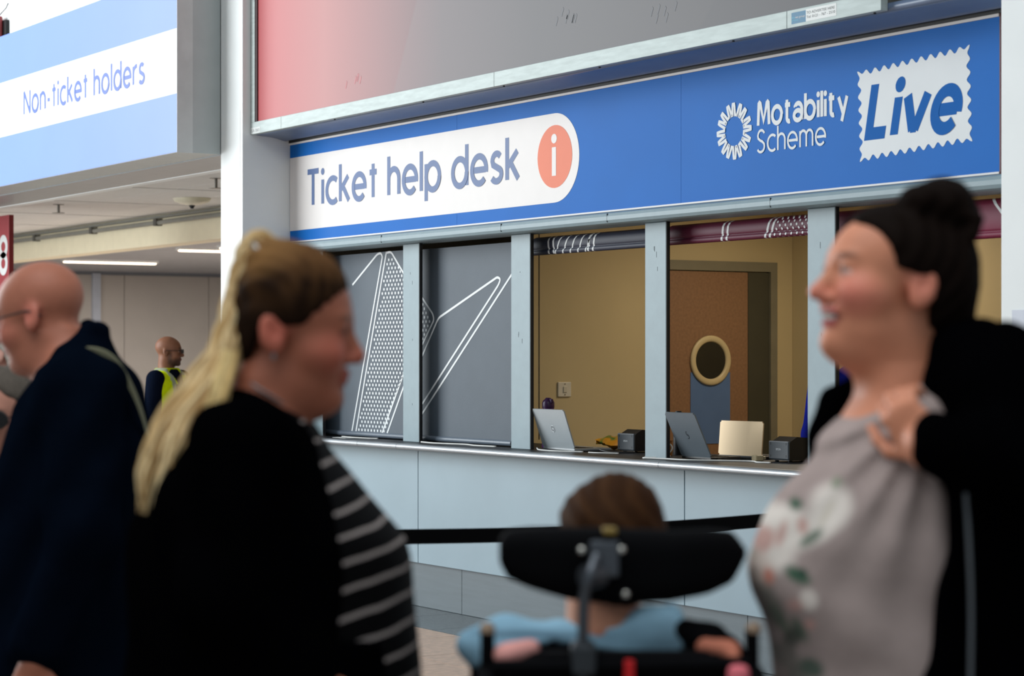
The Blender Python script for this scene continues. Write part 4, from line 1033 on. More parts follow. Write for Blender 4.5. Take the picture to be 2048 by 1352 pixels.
    wd_ = [w_*S for w_ in (14, 18, 21, 23, 24, 25, 26, 29, 43, 52, 46, 24)]
    pc = Sdf(.006); sp_ = spline(pt, 4); n_ = len(sp_); W_ = np.interp(np.linspace(0, 1, n_), np.linspace(0, 1, len(wd_)), wd_)
    pc.chain([tuple(q) for q in sp_[:-6]], [w*.80 for w in W_[:-6]], (204, 170, 120), .01, None, (1, 1.25, 1))
    A_ = np.array([tuple(q) for q in sp_]); T_ = np.gradient(A_, axis=0); T_ /= np.linalg.norm(T_, axis=1)[:, None]
    def across(Q):      # distance sideways from the centre line: strands run along it
        i = np.argmin(((Q.reshape(-1, 1, 3)[:, :, (0, 2)]-A_[None, :, (0, 2)])**2).sum(-1), 1); d = Q.reshape(-1, 3)-A_[i]
        return ((d[:, 0]*T_[i, 2]-d[:, 2]*T_[i, 0])/W_[i]).reshape(Q.shape[:-1])
    for k_, (fq, ph, cl, am) in enumerate(((9, 0, (232, 206, 158), .6), (17, 1, (160, 122, 76), .55), (5, 2, (150, 104, 58), .4))):
        pc.paint_fn(lambda Q, fq=fq, ph=ph, am=am: am*np.clip(1.6*np.sin(across(Q)*fq+ph+2*np.sin(Q[..., 1]*60)), 0, 1), cl)
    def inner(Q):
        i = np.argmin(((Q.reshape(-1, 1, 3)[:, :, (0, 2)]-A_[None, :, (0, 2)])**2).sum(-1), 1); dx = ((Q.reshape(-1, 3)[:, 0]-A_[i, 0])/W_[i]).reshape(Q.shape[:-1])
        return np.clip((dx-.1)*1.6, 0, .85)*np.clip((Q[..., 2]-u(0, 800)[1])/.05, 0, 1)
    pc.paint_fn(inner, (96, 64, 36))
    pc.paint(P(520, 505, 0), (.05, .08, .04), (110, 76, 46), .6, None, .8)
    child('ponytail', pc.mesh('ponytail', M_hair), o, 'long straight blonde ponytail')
    child('ponytail', strands('ponytail', pt, wd_, 150, [(208, 176, 126), (232, 206, 158), (184, 148, 98), (220, 190, 142)], .8, 3, .0034, frizz=.005), o, 'loose strands of the ponytail')
    pt2 = [P(462, 700, -.06), P(440, 790, -.10), P(408, 870, -.13), P(378, 950, -.15), P(352, 1030, -.155)]
    child('ponytail', strands('loose_lock', pt2, [.008, .012, .013, .010, .005], 40, [(216, 188, 132), (200, 168, 112)], .6, 9, .003), o, 'loose blonde lock')
    tie = MB(); c0 = Vector(P(530, 514, 0)); ax = Vector((.75, 0, .66)).normalized(); e1 = Vector((0, 1, 0)); e2 = ax.cross(e1)
    tie.tube([c0+(e1*math.cos(a)+e2*math.sin(a))*.026 for a in [2*PI*i/20 for i in range(20)]], .007, 8, True); tie.build('hair_tie', mat('silver hair tie', (150, 146, 140), .3, metal=.5), o, False)
    er = MB(); c1 = M @ Vector((-.004, -.084, -.040)); er.lathe([(.0015, .008), (.0025, .004), (.003, 0), (.002, -.004)], c1, 10); er.build('earring', mat('silver earring', (120, 122, 124), .4, metal=.6), o, False)
    nk = MB(); ring_ = [Vector(P(468, 752, 0))]; nk.tube(spline([P(474, 742, -.03), P(510, 772, -.064), P(555, 800, -.066), P(590, 826, -.04), P(600, 834, 0)]), .0022, 6)
    nk.build('necklace', MATS['silver earring'], o, False)

# ---------------- smiling woman in the hooded jacket, facing left
def woman_smiling():
    Z = 3.35; u, S = sketch(1800, Z); sk = (208, 136, 104); tau = (158, 142, 137)
    P = placer(1800, Z)
    yaw = PI+.28; M0 = frame((0, 0, 0), yaw, .14, 0, 1.03)
    e = M0 @ Vector((-.010, .077, -.004)); e = e if e.y < 0 else M0 @ Vector((-.010, -.077, -.004))
    ex, _, ez = P(1846, 574, -.077); M = frame((ex-e.x, 0, ez-e.z), yaw, .14, 0, 1.03)
    R = [(770, 1870, 1716, .075), (800, 1960, 1692, .10), (840, 2030, 1662, .16), (880, 2060, 1640, .19), (930, 2075, 1606, .20), (980, 2080, 1562, .21), (1030, 2080, 1526, .21), (1080, 2078, 1504, .215), (1130, 2075, 1495, .215),
         (1180, 2070, 1501, .215), (1230, 2068, 1519, .215), (1300, 2070, 1536, .215), (1352, 2075, 1545, .22), (1480, 2080, 1560, .23), (1600, 2040, 1600, .21)]
    b = Sdf(.006); b.loft(rows(u, R, -.024), sk)
    head(b, M, sk, (190, 92, 88), heavy=1.3, brow=(64, 44, 36), blush=(226, 116, 108), smile=1.0, nose=1.25, chin=1.15, crown=-.016, earb=.35)
    b.cap(M @ Vector((-.012, 0, -.065)), P(1830, 850, 0), .062, .070, sk, .03)
    b.loft(rows(u, [(745, 1868, 1722, .06), (790, 1880, 1712, .075), (840, 1900, 1680, .09)]), sk)
    # raised near arm and the hand on the lapel
    b.chain([P(2000, 800, -.17), P(2105, 925, -.245), P(1850, 888, -.235)], [.045, .040, .028], sk)
    b.cap(P(1890, 895, -.235), P(1858, 905, -.230), .028, .026, sk, .01)
    X = Vector((-.55, .25, .80)).normalized(); Zb = Vector((-.60, -.75, -.10)); Zb = (Zb-X*Zb.dot(X)).normalized(); Yb = Zb.cross(X)
    hM = Matrix.Translation(P(1860, 905, -.228)) @ Matrix((X, Yb, Zb)).transposed().to_4x4() @ Matrix.Scale(.88, 4); hand(b, hM, sk, 1.25, .3, 1)
    b.chain([P(1960, 830, .17), P(1990, 1130, .23), P(1870, 1370, .20)], [.045, .036, .027], sk)
    hM2 = Matrix.Translation(P(1870, 1370, .20)) @ Matrix.Rotation(2.3, 4, 'Y'); hand(b, hM2, sk, .5)
    legs(b, u(1830, 0)[0], 0, u(0, 1560)[1], sk, .075, .10, -1)
    o = place_person(b.mesh('person', M_skin), 'smiling woman with a dark bun, black hooded jacket and floral taupe top, facing left', 1800, Z)
    RT = [(745, 1872, 1720, .085), (775, 1920, 1706, .115), (805, 1970, 1690, .145)]+[r for r in R if 830 < r[0] < 1590]
    t = Sdf(.006); t.loft(rows(u, RT, -.004), tau)
    t.clip(lambda Q: Q[..., 2]-np.interp(Q[..., 0], [u(1680, 0)[0], u(1700, 0)[0], u(1745, 0)[0], u(1828, 0)[0], u(1880, 0)[0]], [u(0, 826)[1], u(0, 832)[1], u(0, 815)[1], u(0, 762)[1], u(0, 745)[1]]), .004)
    sx, sz = u(1830, 790)
    def folds(Q):       # cloth pulled towards the raised hand
        dx = Q[..., 0]-sx; dz = Q[..., 2]-sz; a = np.arctan2(-dz, -dx); r = np.sqrt(dx*dx+dz*dz)
        return np.where(Q[..., 1] < .12, .0055*np.sin(a*23+1.0)*np.exp(-((r-.16)/.13)**2), 0)+.004*np.sin((Q[..., 0]*.5+Q[..., 2])*40)*np.exp(-((r-.36)/.12)**2)
    t.disp(folds, (-.4, -.4, .8), (.4, .4, 1.5))
    W = (226, 216, 206); G = (62, 92, 74); K = (196, 148, 138); D = (92, 96, 88)
    for (x, y, a, c_, col, rot, am) in ((1646, 1010, 34, 48, W, .5, .95), (1618, 1052, 34, 24, W, -.6, .9), (1572, 1052, 46, 40, W, .3, .95), (1540, 1090, 40, 46, W, -.2, .9), (1520, 1140, 22, 34, (206, 188, 176), 0, .8),
        (1534, 1082, 12, 26, K, .4, .8), (1560, 1066, 7, 26, K, .3, .7), (1596, 1046, 9, 16, K, 0, .8), (1640, 1020, 5, 30, (200, 190, 170), .5, .6), (1535, 1150, 9, 16, (186, 110, 92), 0, .8),
        (1588, 1006, 9, 12, G, .4, .9), (1610, 1068, 26, 9, G, -.7, .8), (1584, 1142, 24, 14, G, .5, .95), (1592, 1136, 8, 8, (44, 70, 58), 0, .9), (1660, 960, 7, 12, (120, 136, 110), .6, .7),
        (1602, 1188, 16, 20, W, 0, .85), (1580, 1200, 14, 12, K, 0, .6), (1556, 1232, 9, 34, (96, 118, 98), -.5, .75), (1590, 1250, 10, 26, G, -.5, .7), (1606, 1236, 10, 10, K, 0, .7),
        (1545, 1215, 16, 40, D, -.3, .6), (1580, 1268, 14, 20, (60, 72, 62), .2, .8), (1570, 1310, 20, 26, D, 0, .6), (1612, 1326, 22, 20, (58, 82, 70), .4, .85), (1590, 1345, 16, 20, D, 0, .7), (1510, 1110, 10, 16, (150, 140, 128), 0, .6), (1528, 1180, 14, 18, D, 0, .5)):
        t.paint(P(x, y, -.08), (a*S, .32, c_*S), col, .28, None, am, rot)
    child('floral_top', t.mesh('floral_top', M_cloth), o, 'taupe top with white flowers and green leaves down the front')
    j = Sdf(.008); j.loft([r for r in rows(u, R, .012) if r[0] < u(0, 800)[1]], BLK)
    un = lambda x, y: (P(x, y, -.2)[0], P(x, y, -.2)[2])
    ed = edge(un, [(1868, 700), (1846, 770), (1850, 830), (1888, 930), (1898, 970), (1888, 1100), (1866, 1230), (1842, 1352), (1810, 1550)])
    j.clip(lambda Q: ed(Q)-Q[..., 0], .006)
    j.ell(P(1990, 722, -.02), (.095, .155, .052), BLK, .04); j.ell(P(1936, 706, -.06), (.050, .10, .050), BLK, .03)
    j.chain([P(1905, 765, -.10), P(2010, 775, -.165), P(2108, 925, -.245), P(1880, 892, -.240)], [.048, .082, .068, .047], BLK, .035)
    j.chain([P(1726, 752, .10), P(1682, 806, .13), P(1650, 872, .14), P(1634, 945, .14)], [.018, .024, .026, .018], BLK, .03)
    j.chain([P(1960, 815, .18), P(1995, 1130, .235), P(1885, 1350, .205)], [.08, .062, .048], BLK, .03)
    j.disp(lambda Q: .004*np.sin(Q[..., 0]*70+Q[..., 2]*30), (-.4, -.5, .8), (.6, .5, 1.7))
    child('hooded_jacket', j.mesh('hooded_jacket', M_cloth), o, 'black hooded zip jacket')
    z = MB(); pz = spline([P(1930, 965, -.238), P(1938, 1100, -.240), P(1942, 1230, -.240), P(1940, 1400, -.244)], 20); z.tube(pz, .0035, 6)
    z.build('zip', mat('grey zip', (96, 100, 104), .35, metal=.6), o, False)
    tr = Sdf(.012); tr.loft(rows(u, [(1500, 2080, 1565, .22), (1580, 2050, 1590, .21), (1680, 2000, 1640, .20)]), (22, 24, 34)); legs(tr, u(1830, 0)[0], 0, u(0, 1640)[1], (22, 24, 34), .11, .10, -1)
    child('trousers', tr.mesh('trousers', M_cloth), o)
    for q in (-1, 1): sh = Sdf(.01); shoe(sh, u(1830, 0)[0], q*.09, -1, (40, 38, 38)); child('shoe', sh.mesh('shoe', M_cloth), o)
    h = Sdf(.006); hd_ = (22, 15, 12)
    hair_cap(h, M, hd_, [(-.10, -.05), (-.05, -.040), (-.02, -.034), (.008, -.026), (.018, .030), (.034, .040), (.050, .042), (.066, .054), (.080, .075), (.15, .09)], .010, crown=-.016)
    h.ell(P(1878, 408, 0), (.052, .055, .036), hd_, .012); h.ell(P(1838, 400, -.03), (.028, .03, .022), hd_, .012); h.ell(P(1915, 430, .0), (.032, .04, .030), hd_, .012); h.ell(P(1890, 380, .01), (.030, .03, .018), hd_, .01)
    h.chain([P(1920, 420, -.03), P(1950, 440, -.04), P(1944, 466, -.045), P(1926, 470, -.04)], [.012, .010, .008, .005], hd_, .01)
    h.ell(P(1905, 560, .0), (.035, .06, .075), hd_, .03); h.ell(P(1895, 650, .02), (.03, .045, .05), hd_, .03)
    h.disp(lambda Q: .0025*np.sin((Q[..., 0]-.8*Q[..., 2])*150+Q[..., 1]*220), (-.3, -.3, 1.4), (.4, .3, 1.9))
    child('hair', h.mesh('hair', M_hair), o, 'dark hair tied up in a messy bun')

# ---------------- bald man in the navy coat
def man_bald():
    Z = 5.1; u, S = sketch(120, Z); sk = (174, 108, 84); nv = (6, 12, 22)
    P = placer(120, Z)
    yaw = PI-.22; M0 = frame((0, 0, 0), yaw, -.20); e = M0 @ Vector((-.010, .077, -.004)); e = e if e.y < 0 else M0 @ Vector((-.010, -.077, -.004))
    p_ = P(64, 634, -.077); M = frame((p_[0]-e.x, 0, p_[2]-e.z), yaw, -.20, 0, 1.0)
    R = [(660, 200, 100, .07), (700, 228, 70, .12), (740, 254, 62, .18), (790, 282, 42, .215), (860, 299, 22, .23), (960, 302, 0, .235), (1100, 298, -20, .235), (1352, 290, -30, .24), (1560, 285, -20, .24), (1660, 280, -10, .23)]
    b = Sdf(.007); b.loft(rows(u, R, -.03), sk)
    head(b, M, sk, (176, 110, 100), heavy=.5, brow=(150, 120, 104), blush=(206, 116, 100))
    b.cap(M @ Vector((-.020, 0, -.06)), P(135, 760, 0), .064, .070, sk, .03)
    for q in (-1, 1): b.chain([P(165, 790, q*.21), P(165, 1060, q*.27), P(72, 1325, q*.27)], [.05, .04, .030], sk)
    for q in (-1, 1):
        X = Vector((-.25, 0, -.97)).normalized(); Zb = Vector((-.3, q*1.0, 0)); Zb = (Zb-X*Zb.dot(X)).normalized(); hM = Matrix.Translation(P(70, 1322, q*.27)) @ Matrix((X, Zb.cross(X), Zb)).transposed().to_4x4(); hand(b, hM, sk, .35, 1, -q)
    legs(b, u(130, 0)[0], 0, .85, sk, .075, .11, -1)
    o = place_person(b.mesh('person', M_skin), 'bald man in a navy coat with spectacles and a shoulder strap, at the left edge', 120, Z)
    c = Sdf(.009); c.loft(rows(u, R, .006), nv)
    for q in (-1, 1): c.chain([P(165, 785, q*.20), P(168, 1060, q*.265), P(80, 1285, q*.265)], [.098, .078, .060], nv, .04)
    c.clip(lambda Q: Q[..., 2]-(u(0, 662)[1]-1.05*np.maximum(u(178, 0)[0]-Q[..., 0], 0)), .006)
    c.disp(lambda Q: .006*np.sin(Q[..., 0]*45-Q[..., 2]*28), (-.5, -.5, .7), (.5, .5, 1.6))
    c.chain([P(176, 662, -.06), P(130, 712, -.10), P(92, 756, -.09), P(66, 800, -.06)], [.014, .022, .022, .014], nv, .02, None); c.chain([P(196, 664, -.0), P(176, 655, -.06)], [.022, .016], nv, .015)
    c.chain([P(196, 664, 0), P(176, 655, .06), P(130, 712, .10)], [.02, .016, .02], nv, .02)
    child('coat', c.mesh('coat', M_cloth), o, 'dark navy coat with the collar turned up')
    st = MB(); ps = spline([P(98, 752, -.205), P(130, 722, -.212), P(178, 706, -.205), P(225, 722, -.185), P(262, 775, -.16), P(290, 850, -.10), P(306, 940, -.02)], 8); vs = []
    for p in ps: vs += [p+Vector((0, -.004, .011)), p+Vector((0, .004, .014)), p+Vector((0, .006, -.008)), p+Vector((0, -.002, -.011))]
    st.add(vs, [tuple(4*i+q for q in (k, (k+1) % 4, 4+(k+1) % 4, 4+k)) for i in range(len(ps)-1) for k in range(4)])
    so = st.build('shoulder_strap', mat('olive strap', (112, 110, 86), .8), o, False)
    g = glasses(M, o, False, (58, 52, 48))
    tr = Sdf(.012); tr.loft(rows(u, [(1600, 270, 0, .2), (1660, 265, 0, .2), (1720, 240, 20, .19)]), (30, 32, 40)); legs(tr, u(135, 0)[0], 0, u(0, 1690)[1], (30, 32, 40), .105, .11, -1)
    child('trousers', tr.mesh('trousers', M_cloth), o)
    for q in (-1, 1): sh = Sdf(.01); shoe(sh, u(135, 0)[0], q*.10, -1, (30, 28, 28)); child('shoe', sh.mesh('shoe', M_cloth), o)

# ---------------- simple standing figures further off
def stander(label, px, Z, zc, yaw, pitch, sk, coat, trous, hairc, lim, h=.009, half=(.12, .21), hunch=0.0, extra=None, foot=None, headkw=None, offs=0.0, body='coat', hy=0.0):
    """person of eye height zc; yaw is the facing direction in the local frame"""
    M = frame((offs, 0, zc-.008), yaw+hy, pitch, 0, 1.0); fw = Vector((math.cos(yaw), math.sin(yaw), 0)); b = Sdf(h); sd = Vector((-fw.y, fw.x, 0))
    zs = zc-.225; Rz = Matrix.Rotation(yaw, 4, 'Z')
    def secs(g): # sections in body frame (x forward), turned below
        return [(zs-.58, -.10-g, .12+g, -.19-g, .19+g), (zs-.42, -.11-g, .13+g, -.19-g, .19+g), (zs-.2, -.115-g, .125+g, -.19-g, .19+g), (zs-.04, -.11-g, .10+g, -.20-g, .20+g), (zs+.03, -.09-g, .07+g, -.15-g, .15+g), (zs+.08, -.06-g, .05+g, -.07-g, .07+g)]
    def turned(s_, sec, col, k=.02):
        s2 = Sdf(h); s2.loft(sec, col, k); fn, lo, hi, k_, c_, m_ = s2.ops[0]; I = inv4(Rz); r = max(abs(lo[:2]).max(), abs(hi[:2]).max())*1.2
        s_.ops.append((lambda Q: fn((Q-np.array((offs, 0, 0), np.float32)) @ I[:3, :3].T), np.array((offs-r, -r, lo[2])), np.array((offs+r, r, hi[2])), k_, c_, m_))
    P = lambda f_, s__, z: Vector((offs, 0, 0))+fw*f_+sd*s__+Vector((0, 0, z))
    turned(b, secs(-.02), sk); head(b, M, sk, (150, 90, 84), **(headkw or {}))
    b.cap(M @ Vector((-.02, 0, -.06)), P(-.03, 0, zs+.0), .060, .066, sk, .03)
    el = [(P(0, q*.20, zs), P(-.02, q*.245, zs-.28), P(.06, q*.235, zs-.53)) for q in (-1, 1)]
    for q, (a, c_, d) in zip((-1, 1), el):
        b.chain([a, c_, d], [.045, .036, .027], sk)
        X = Vector((0, 0, -1)); Zb = sd*q; hM = Matrix.Translation(d) @ Matrix((X, Zb.cross(X), Zb)).transposed().to_4x4(); hand(b, hM, sk, .4, 1, q)
    for q in (-1, 1): b.chain([P(0, q*.10, zs-.55), P(.01, q*.10, .46), P(-.01, q*.10, .09)], [.075, .055, .042], sk)
    o = place_person(b.mesh('person', M_skin), label, px, Z)
    c = Sdf(h); turned(c, secs(.012), coat)
    for a, c_, d in el: c.chain([a, c_, d+Vector((0, 0, .05))], [.075, .06, .048], coat, .03)
    I = inv4(M)
    child(body, c.mesh(body, M_cloth), o)
    tr = Sdf(.012)
    for q in (-1, 1): tr.chain([P(0, q*.095, zs-.52), P(.01, q*.10, .47), P(-.01, q*.10, .10)], [.10, .075, .062], trous, .02)
    child('trousers', tr.mesh('trousers', M_cloth), o)
    for q in (-1, 1):
        s_ = Sdf(.01); s_.cap(P(-.04, q*.10, .055), P(.12, q*.10, .045), .05, .042, (28, 27, 28), .01); s_.clip(lambda Q: .004-Q[..., 2], .003); child('shoe', s_.mesh('shoe', M_cloth), o)
    if hairc:
        hh = Sdf(min(h, .008)); hair_cap(hh, M, hairc, lim, .012); hh.disp(lambda Q: .003*np.sin(Q[..., 0]*120+Q[..., 1]*90+Q[..., 2]*60), (-.5, -.5, 1.), (.5, .5, 2.)); child('hair', hh.mesh('hair', M_hair), o)
    return o, M, P, zs
HL = [(-.10, -.05), (-.05, -.04), (-.01, -.03), (.02, -.01), (.03, .03), (.05, .06), (.08, .08), (.15, .11)]
def bystanders():
    uD = 5.9/4460
    o, M, P, zs = stander('grey-haired woman in sunglasses behind the bald man, low at the left edge', 4, 5.9, 1.5+(713-830)*uD, PI*1.44, -.05, (188, 132, 112), (24, 26, 32), (30, 30, 36), (96, 88, 80), [(-.10, .0), (-.05, .01), (0, .02), (.02, .03), (.04, .05), (.07, .075), (.15, .10)])
    glasses(M, o, True, (20, 18, 18), .027)
    uE = 7.0/4460
    stander('pale white-haired person beyond the bald man, only the ear showing', 2, 7.0, 1.5+(713-702)*uE, PI, 0, (224, 168, 150), (60, 52, 44), (40, 40, 44), (206, 196, 184), HL)
    # steward
    uF = 17.8/4460
    o, M, P, zs = stander('steward in a yellow hi-vis vest and dark uniform by the hall wall', 337, 17.8, 1.5+(713-702)*uF, 0, 0, (128, 84, 62), (14, 20, 34), (22, 24, 34), None, None, h=.009, headkw=dict(beard=(44, 32, 28), brow=(40, 30, 28)), body='sweater', hy=.38)
    o.rotation_euler.z -= .38
    v = Sdf(.009); ye = (206, 224, 20)
    v.loft([(zs-.50, -.155, .175, -.225, .225), (zs-.3, -.155, .17, -.225, .225), (zs-.04, -.15, .14, -.235, .235), (zs+.04, -.13, .11, -.195, .195), (zs+.09, -.09, .07, -.10, .10)], ye)
    def hole(Q): return np.sqrt(((Q[..., 0]+.01)/.075)**2+((Q[..., 2]-(zs-.20))/.22)**2)-1
    v.clip(lambda Q: np.where(np.abs(Q[..., 1]) > .13, -hole(Q)*.06, -1.), .004)
    v.clip(lambda Q: np.where((Q[..., 0] > .05), .030+.5*np.maximum(Q[..., 2]-zs+.1, 0)-np.abs(Q[..., 1]), -1.), .003)
    gy = (150, 156, 150)
    v.paint_fn(lambda Q: ((Q[..., 2] < zs-.27) & (Q[..., 2] > zs-.33)).astype(float)*.9, gy); v.paint_fn(lambda Q: ((np.abs(np.abs(Q[..., 1])-.115) < .020) & (Q[..., 2] > zs-.27)).astype(float)*.9, gy)
    child('hi_vis_vest', v.mesh('hi_vis_vest', M_cloth), o, 'yellow hi-vis vest with grey reflective bands')
    glasses(M, o, True, (24, 22, 22), .02)
    rd = MB(); rd.box(.13, .165, -.10, -.05, zs-.15, zs-.04, .004); rd.cyl((.148, -.06, zs-.04), (.148, -.06, zs+.05), .006, n=8); rd.build('radio', M_blk, o, False)
    # clerk in the booth
    o, M, P, zs = stander('clerk in a royal blue top behind the window post, mostly hidden', 1724, 11.45, 1.60, PI*1.5, 0, (190, 138, 118), (26, 32, 120), (30, 30, 40), (60, 44, 36), HL, body='blue_top')

# ---------------- child seated in the wheelchair, seen from behind
def child_seated():
    Z = 3.45; u, S = sketch(1225, Z); sk = (206, 146, 118); P = placer(1225, Z)
    ox, oz = u(1225, 1118); M = frame((ox, .02, oz), PI/2, -.05, 0.04, .94); bl = (146, 186, 208)
    b = Sdf(.006); head(b, M, sk, (180, 100, 92))
    b.cap(P(1205, 1190, .0), P(1200, 1310, -.01), .056, .054, sk, .03); b.paint(P(1215, 1290, -.04), (.06, .1, .018), (206, 110, 96), .5, None, .8)
    zsh = u(0, 1290)[1]
    b.loft([(.56, -.13, .13, -.07, .12), (.75, -.125, .125, -.075, .10), (.95, -.13, .13, -.07, .09), (zsh-.03, -.14, .14, -.06, .07), (zsh+.02, -.09, .09, -.05, .05)], sk)
    for q in (-1, 1):
        b.chain([(q*.15, 0, zsh-.03), (q*.20, .06, .86), (q*.17, .27, .82)], [.036, .030, .024], sk)
        hM = Matrix.Translation((q*.17, .27, .82)) @ Matrix.Rotation(PI/2, 4, 'Z'); hand(b, hM, sk, .6, 1, q)
        b.chain([(q*.08, .06, .60), (q*.09, .42, .60), (q*.09, .47, .22)], [.065, .05, .038], sk)
    o = place_person(b.mesh('person', M_skin), 'brown-haired child in a pale blue shirt seated in the wheelchair, seen from behind', 1225, Z)
    t = Sdf(.007); t.loft([(.58, -.15, .15, -.09, .14), (.75, -.145, .145, -.09, .12), (.95, -.15, .15, -.085, .105), (zsh-.035, -.165, .165, -.075, .085), (zsh+.012, -.12, .12, -.065, .06), (zsh+.035, -.075, .075, -.06, .05)], bl)
    t.cap(P(1290, 1270, -.03), P(1340, 1235, .02), .030, .022, bl, .02); t.ell(P(1305, 1265, -.03), (.055, .03, .042), bl, .02); t.cap(P(1120, 1285, -.02), P(1010, 1272, .0), .028, .030, bl, .03); t.cap(P(1010, 1272, .0), P(945, 1290, .0), .030, .026, bl, .02)
    for q in (-1, 1): t.chain([(q*.155, 0, zsh-.03), (q*.205, .05, .90)], [.055, .05], bl, .03)
    t.paint(P(1060, 1262, 0), (.09, .2, .006), (60, 82, 100), .5, None, .6)
    t.paint_fn(lambda Q: np.where(Q[..., 1] < .03, np.clip((np.interp(Q[..., 0], [u(x_, 0)[0] for x_ in (940, 1060, 1110, 1236, 1242, 1352, 1360)], [u(0, y_)[1] for y_ in (1330, 1282, 1268, 1290, 1330, 1330, 1240)])-Q[..., 2])/.006+.5, 0, 1), 0), (10, 10, 12))
    child('shirt', t.mesh('shirt', M_cloth), o, 'pale blue shirt with an open collar')
    tr = Sdf(.01)
    for q in (-1, 1): tr.chain([(q*.08, .05, .61), (q*.09, .43, .60), (q*.09, .48, .20)], [.085, .066, .055], (40, 46, 60), .02)
    child('trousers', tr.mesh('trousers', M_cloth), o)
    for q in (-1, 1): s_ = Sdf(.01); s_.cap((q*.09, .46, .16), (q*.09, .58, .15), .042, .036, (60, 60, 66), .01); child('shoe', s_.mesh('shoe', M_cloth), o)
    h = Sdf(.006); hb = (54, 34, 21)
    hair_cap(h, M, hb, [(-.10, -.02), (-.06, -.01), (-.03, 0), (.0, .02), (.03, .05), (.07, .085), (.15, .12)], .014)
    h.paint_fn(lambda Q: .3*np.clip(np.sin(Q[..., 0]*150+4*np.sin(Q[..., 2]*40)), 0, 1), (92, 62, 38))
    h.disp(lambda Q: .0015*np.sin(Q[..., 0]*330+np.sin(Q[..., 2]*50)*3)+.002*np.sin(Q[..., 2]*60+Q[..., 0]*30), (-.3, -.3, 1), (.3, .3, 1.6))
    child('hair', h.mesh('hair', M_hair), o, 'short brown hair')
    return o

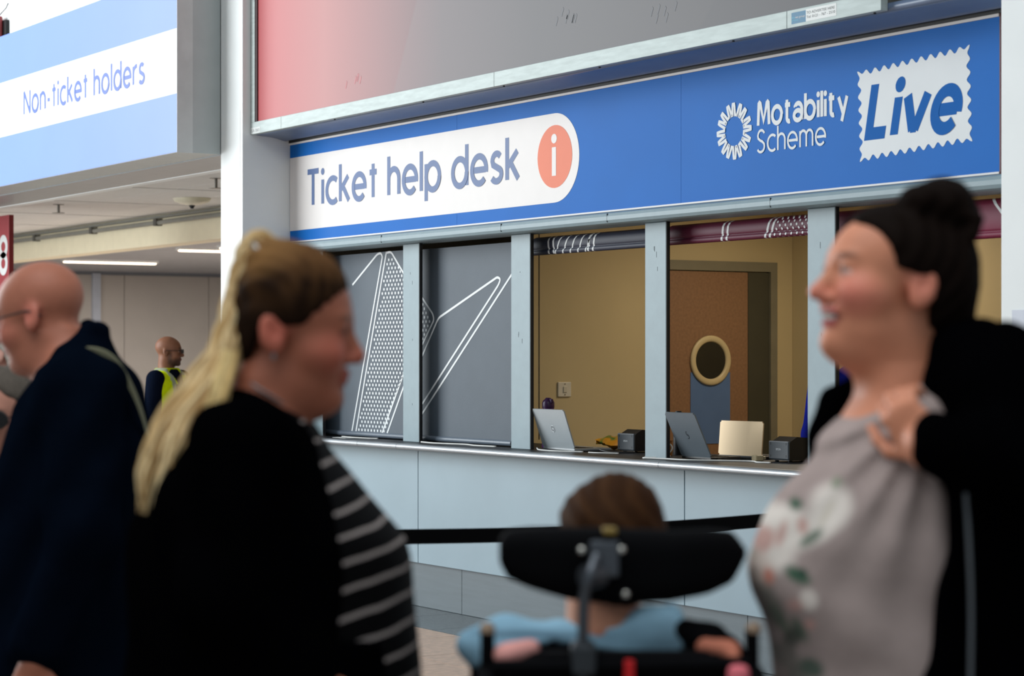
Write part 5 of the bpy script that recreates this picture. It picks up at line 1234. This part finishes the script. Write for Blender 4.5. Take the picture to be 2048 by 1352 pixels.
# ---------------- the wheelchair
def wheelchair():
    Z = 3.25; t_ = math.radians(58.2); r = (1240-1024)/4460*Z
    w_ = thing('wheelchair', 'black wheelchair with a wide winged headrest, seen from behind', 'wheelchair', (-math.sin(t_)*Z+math.cos(t_)*r, math.cos(t_)*Z+math.sin(t_)*r, 0), t_)
    u, S = sketch(1240, Z); P = placer(1240, Z)
    V = mat('black vinyl', (6, 6, 8), .8, bump=.1, spec=.06); MT = mat('dark steel', (84, 88, 94), .35, metal=.7); CH = mat('bright bolt', (206, 204, 196), .25, metal=.9)
    # winged headrest pad: outline swept to a padded thickness, wings bent forward
    h = Sdf(.007); top = [(998, 1082), (1012, 1064), (1060, 1057), (1140, 1056), (1240, 1058), (1340, 1062), (1420, 1060), (1470, 1066), (1495, 1095)]
    bot = [(998, 1128), (1012, 1160), (1060, 1180), (1130, 1202), (1240, 1212), (1330, 1206), (1400, 1192), (1455, 1170), (1495, 1125)]
    tx = np.array([u(*p)[0] for p in top]); tz = np.array([u(*p)[1] for p in top]); bz = np.array([u(*p)[1] for p in bot])
    def pad(Q):
        x, y, z = Q[..., 0], Q[..., 1], Q[..., 2]; a = np.interp(x, tx, tz); b_ = np.interp(x, tx, bz); hz = (a-b_)/2; yc = .02+.9*np.maximum(np.abs(x)-.08, 0)**1.5
        e = (np.abs((z-(a+b_)/2)/hz)**3.5+np.abs((y-yc)/.036)**2.5)**(1/3)-1
        return np.maximum(e*.03, np.abs(x-(tx[0]+tx[-1])/2)-(tx[-1]-tx[0])/2)
    h._add(pad, (tx[0]-.03, -.05, bz.min()-.03), (tx[-1]+.03, .2, tz.max()+.03), .004, (14, 14, 16))
    hr = child('headrest_pad', h.mesh('headrest_pad', V), w_)
    MB().box(u(1178, 0)[0], u(1236, 0)[0], -.036, -.018, u(0, 1150)[1], u(0, 1078)[1], .004).build('mounting_plate', MT, hr, False)
    for x, y in ((1162, 1097), (1241, 1096), (1249, 1184)): MB().lathe([(.0058, -.0), (.0058, -.004), (.003, -.006)], (u(x, y)[0], -.03, u(x, y)[1]), 12, 'y').build('bolt', CH, hr, False)
    MB().box(u(1205, 0)[0], u(1232, 0)[0], -.03, .012, u(0, 1066)[1], u(0, 1054)[1], .002).build('brass_clip', mat('brass clip', (148, 124, 66), .4, metal=.6), hr, False)
    MB().cyl(P(1172, 1155, -.05), P(1200, 1150, -.03), .018, .018, 16).build('ball_joint', MT, w_, False)
    MB().tube(spline([P(1195, 1110, -.032), P(1180, 1150, -.055), P(1168, 1200, -.05), P(1166, 1290, -.045), P(1165, 1400, -.04)]), .0085, 10).build('headrest_stem', MT, w_, False)
    MB().box(u(1140, 0)[0], u(1190, 0)[0], -.07, -.022, u(0, 1340)[1], u(0, 1275)[1], .008).build('stem_clamp', mat('clamp grey', (52, 56, 60), .4, metal=.4), w_, False)
    # back canes and push handles
    for x in (975, 1504):
        a = u(x, 0)[0]
        MB().tube(spline([(a, -.02, .42), (a, -.02, .8), P(x, 1300, -.02), P(x, 1262, -.02)]), .0105, 10).build('back_cane', V, w_, False)
        MB().lathe([(.0112, -.004), (.0118, 0), (.009, .008), (.004, .011)], (a, -.02, u(0, 1256)[1]), 14).build('cane_cap', mat('worn cap', (150, 126, 104), .5), w_, False)
        MB().tube(spline([(a, -.02, u(0, 1345)[1]), (a, -.08, u(0, 1362)[1]), (a, -.17, u(0, 1372)[1])]), .016, 12).build('push_handle', V, w_, False)
    # back upholstery, belts, bar
    bk = Sdf(.009); bk.loft([(.50, -.19, .185, -.05, .0), (.8, -.19, .185, -.05, .0), (u(0, 1322)[1], -.16, .16, -.05, .0), (u(0, 1298)[1], -.12, .12, -.045, -.005)], (16, 16, 18), .01, 6); child('backrest', bk.mesh('backrest', V), w_)
    MB().cyl(P(985, 1335, -.055), P(1496, 1328, -.055), .011, n=12).build('cross_bar', V, w_, False)
    MB().box(u(1244, 0)[0], u(1264, 0)[0], -.068, -.05, .60, u(0, 1308)[1], .003).build('red_strap', mat('red webbing', (196, 16, 22), .6), w_, False)
    MB().box(u(1446, 0)[0], u(1488, 0)[0], -.09, -.055, .78, u(0, 1316)[1], .010).build('pink_bag', mat('pink cloth', (226, 112, 122), .7), w_, False)
    st = Sdf(.007); st.cap(P(1412, 1292, .01), P(1462, 1300, .0), .016, .013, (206, 128, 104), .02); st.cap(P(1462, 1300, 0), P(1470, 1320, -.02), .012, .010, (206, 128, 104), .01)
    child('coral_strap', st.mesh('coral_strap', M_cloth), w_)
    s2 = Sdf(.007); s2.cap(P(1010, 1310, -.02), P(1062, 1296, -.02), .018, .014, (224, 158, 150), .02); child('pink_pad', s2.mesh('pink_pad', M_cloth), w_)
    sb = Sdf(.008); sb.chain([P(1372, 1260, .03), P(1420, 1285, .03), P(1450, 1350, .0)], [.018, .026, .02], (18, 20, 26), .02); child('shoulder_pad', sb.mesh('shoulder_pad', V), w_)
    MB().box(-.19, .185, -.0, .42, .50, .555, .012).build('seat_cushion', V, w_, False)
    for x in (-.195, .19):
        MB().tube([(x, -.02, .42), (x, .0, .36), (x, .40, .36), (x, .44, .48)], .011, 10).build('side_frame', MT, w_, False)
        MB().box(x-.022, x+.022, .04, .34, .72, .75, .008).build('armrest', V, w_, False)
        MB().tube([(x, .06, .36), (x, .06, .73)], .009, 8).build('armrest_post', MT, w_, False)
        sg_ = 1 if x > 0 else -1; xw = x+sg_*.022
        wh_ = MB(); wh_.tube([(xw, .05+.15*math.cos(a), .17+.15*math.sin(a)) for a in [2*PI*i/40 for i in range(40)]], .018, 10, True); wo = wh_.build('drive_wheel', V, w_, False)
        MB().cyl((xw-.02, .05, .17), (xw+.02, .05, .17), .03, n=16).build('hub', MT, wo, False)
        for k in range(10): a = 2*PI*k/10; MB().cyl((xw, .05, .17), (xw, .05+.14*math.cos(a), .17+.14*math.sin(a)), .002, n=6).build('spoke', MT, wo, False)
        c_ = MB(); c_.tube([(x*.85, .46+.075*math.cos(a), .088+.075*math.sin(a)) for a in [2*PI*i/24 for i in range(24)]], .013, 8, True); co = c_.build('caster', V, w_, False)
        MB().tube([(x*.85, .46, .088), (x*.85+.03, .45, .2), (x, .42, .36)], .009, 8).build('caster_fork', MT, w_, False)
        MB().box(min(x*.2, x*.75), max(x*.2, x*.75), .50, .64, .095, .108, .003).build('footplate', V, w_, False)
        MB().tube([(x*.8, .43, .36), (x*.8, .52, .2), (x*.6, .55, .105)], .009, 8).build('footrest_hanger', MT, w_, False)
    return w_
woman_blonde(); woman_smiling(); man_bald(); bystanders(); child_seated(); wheelchair()
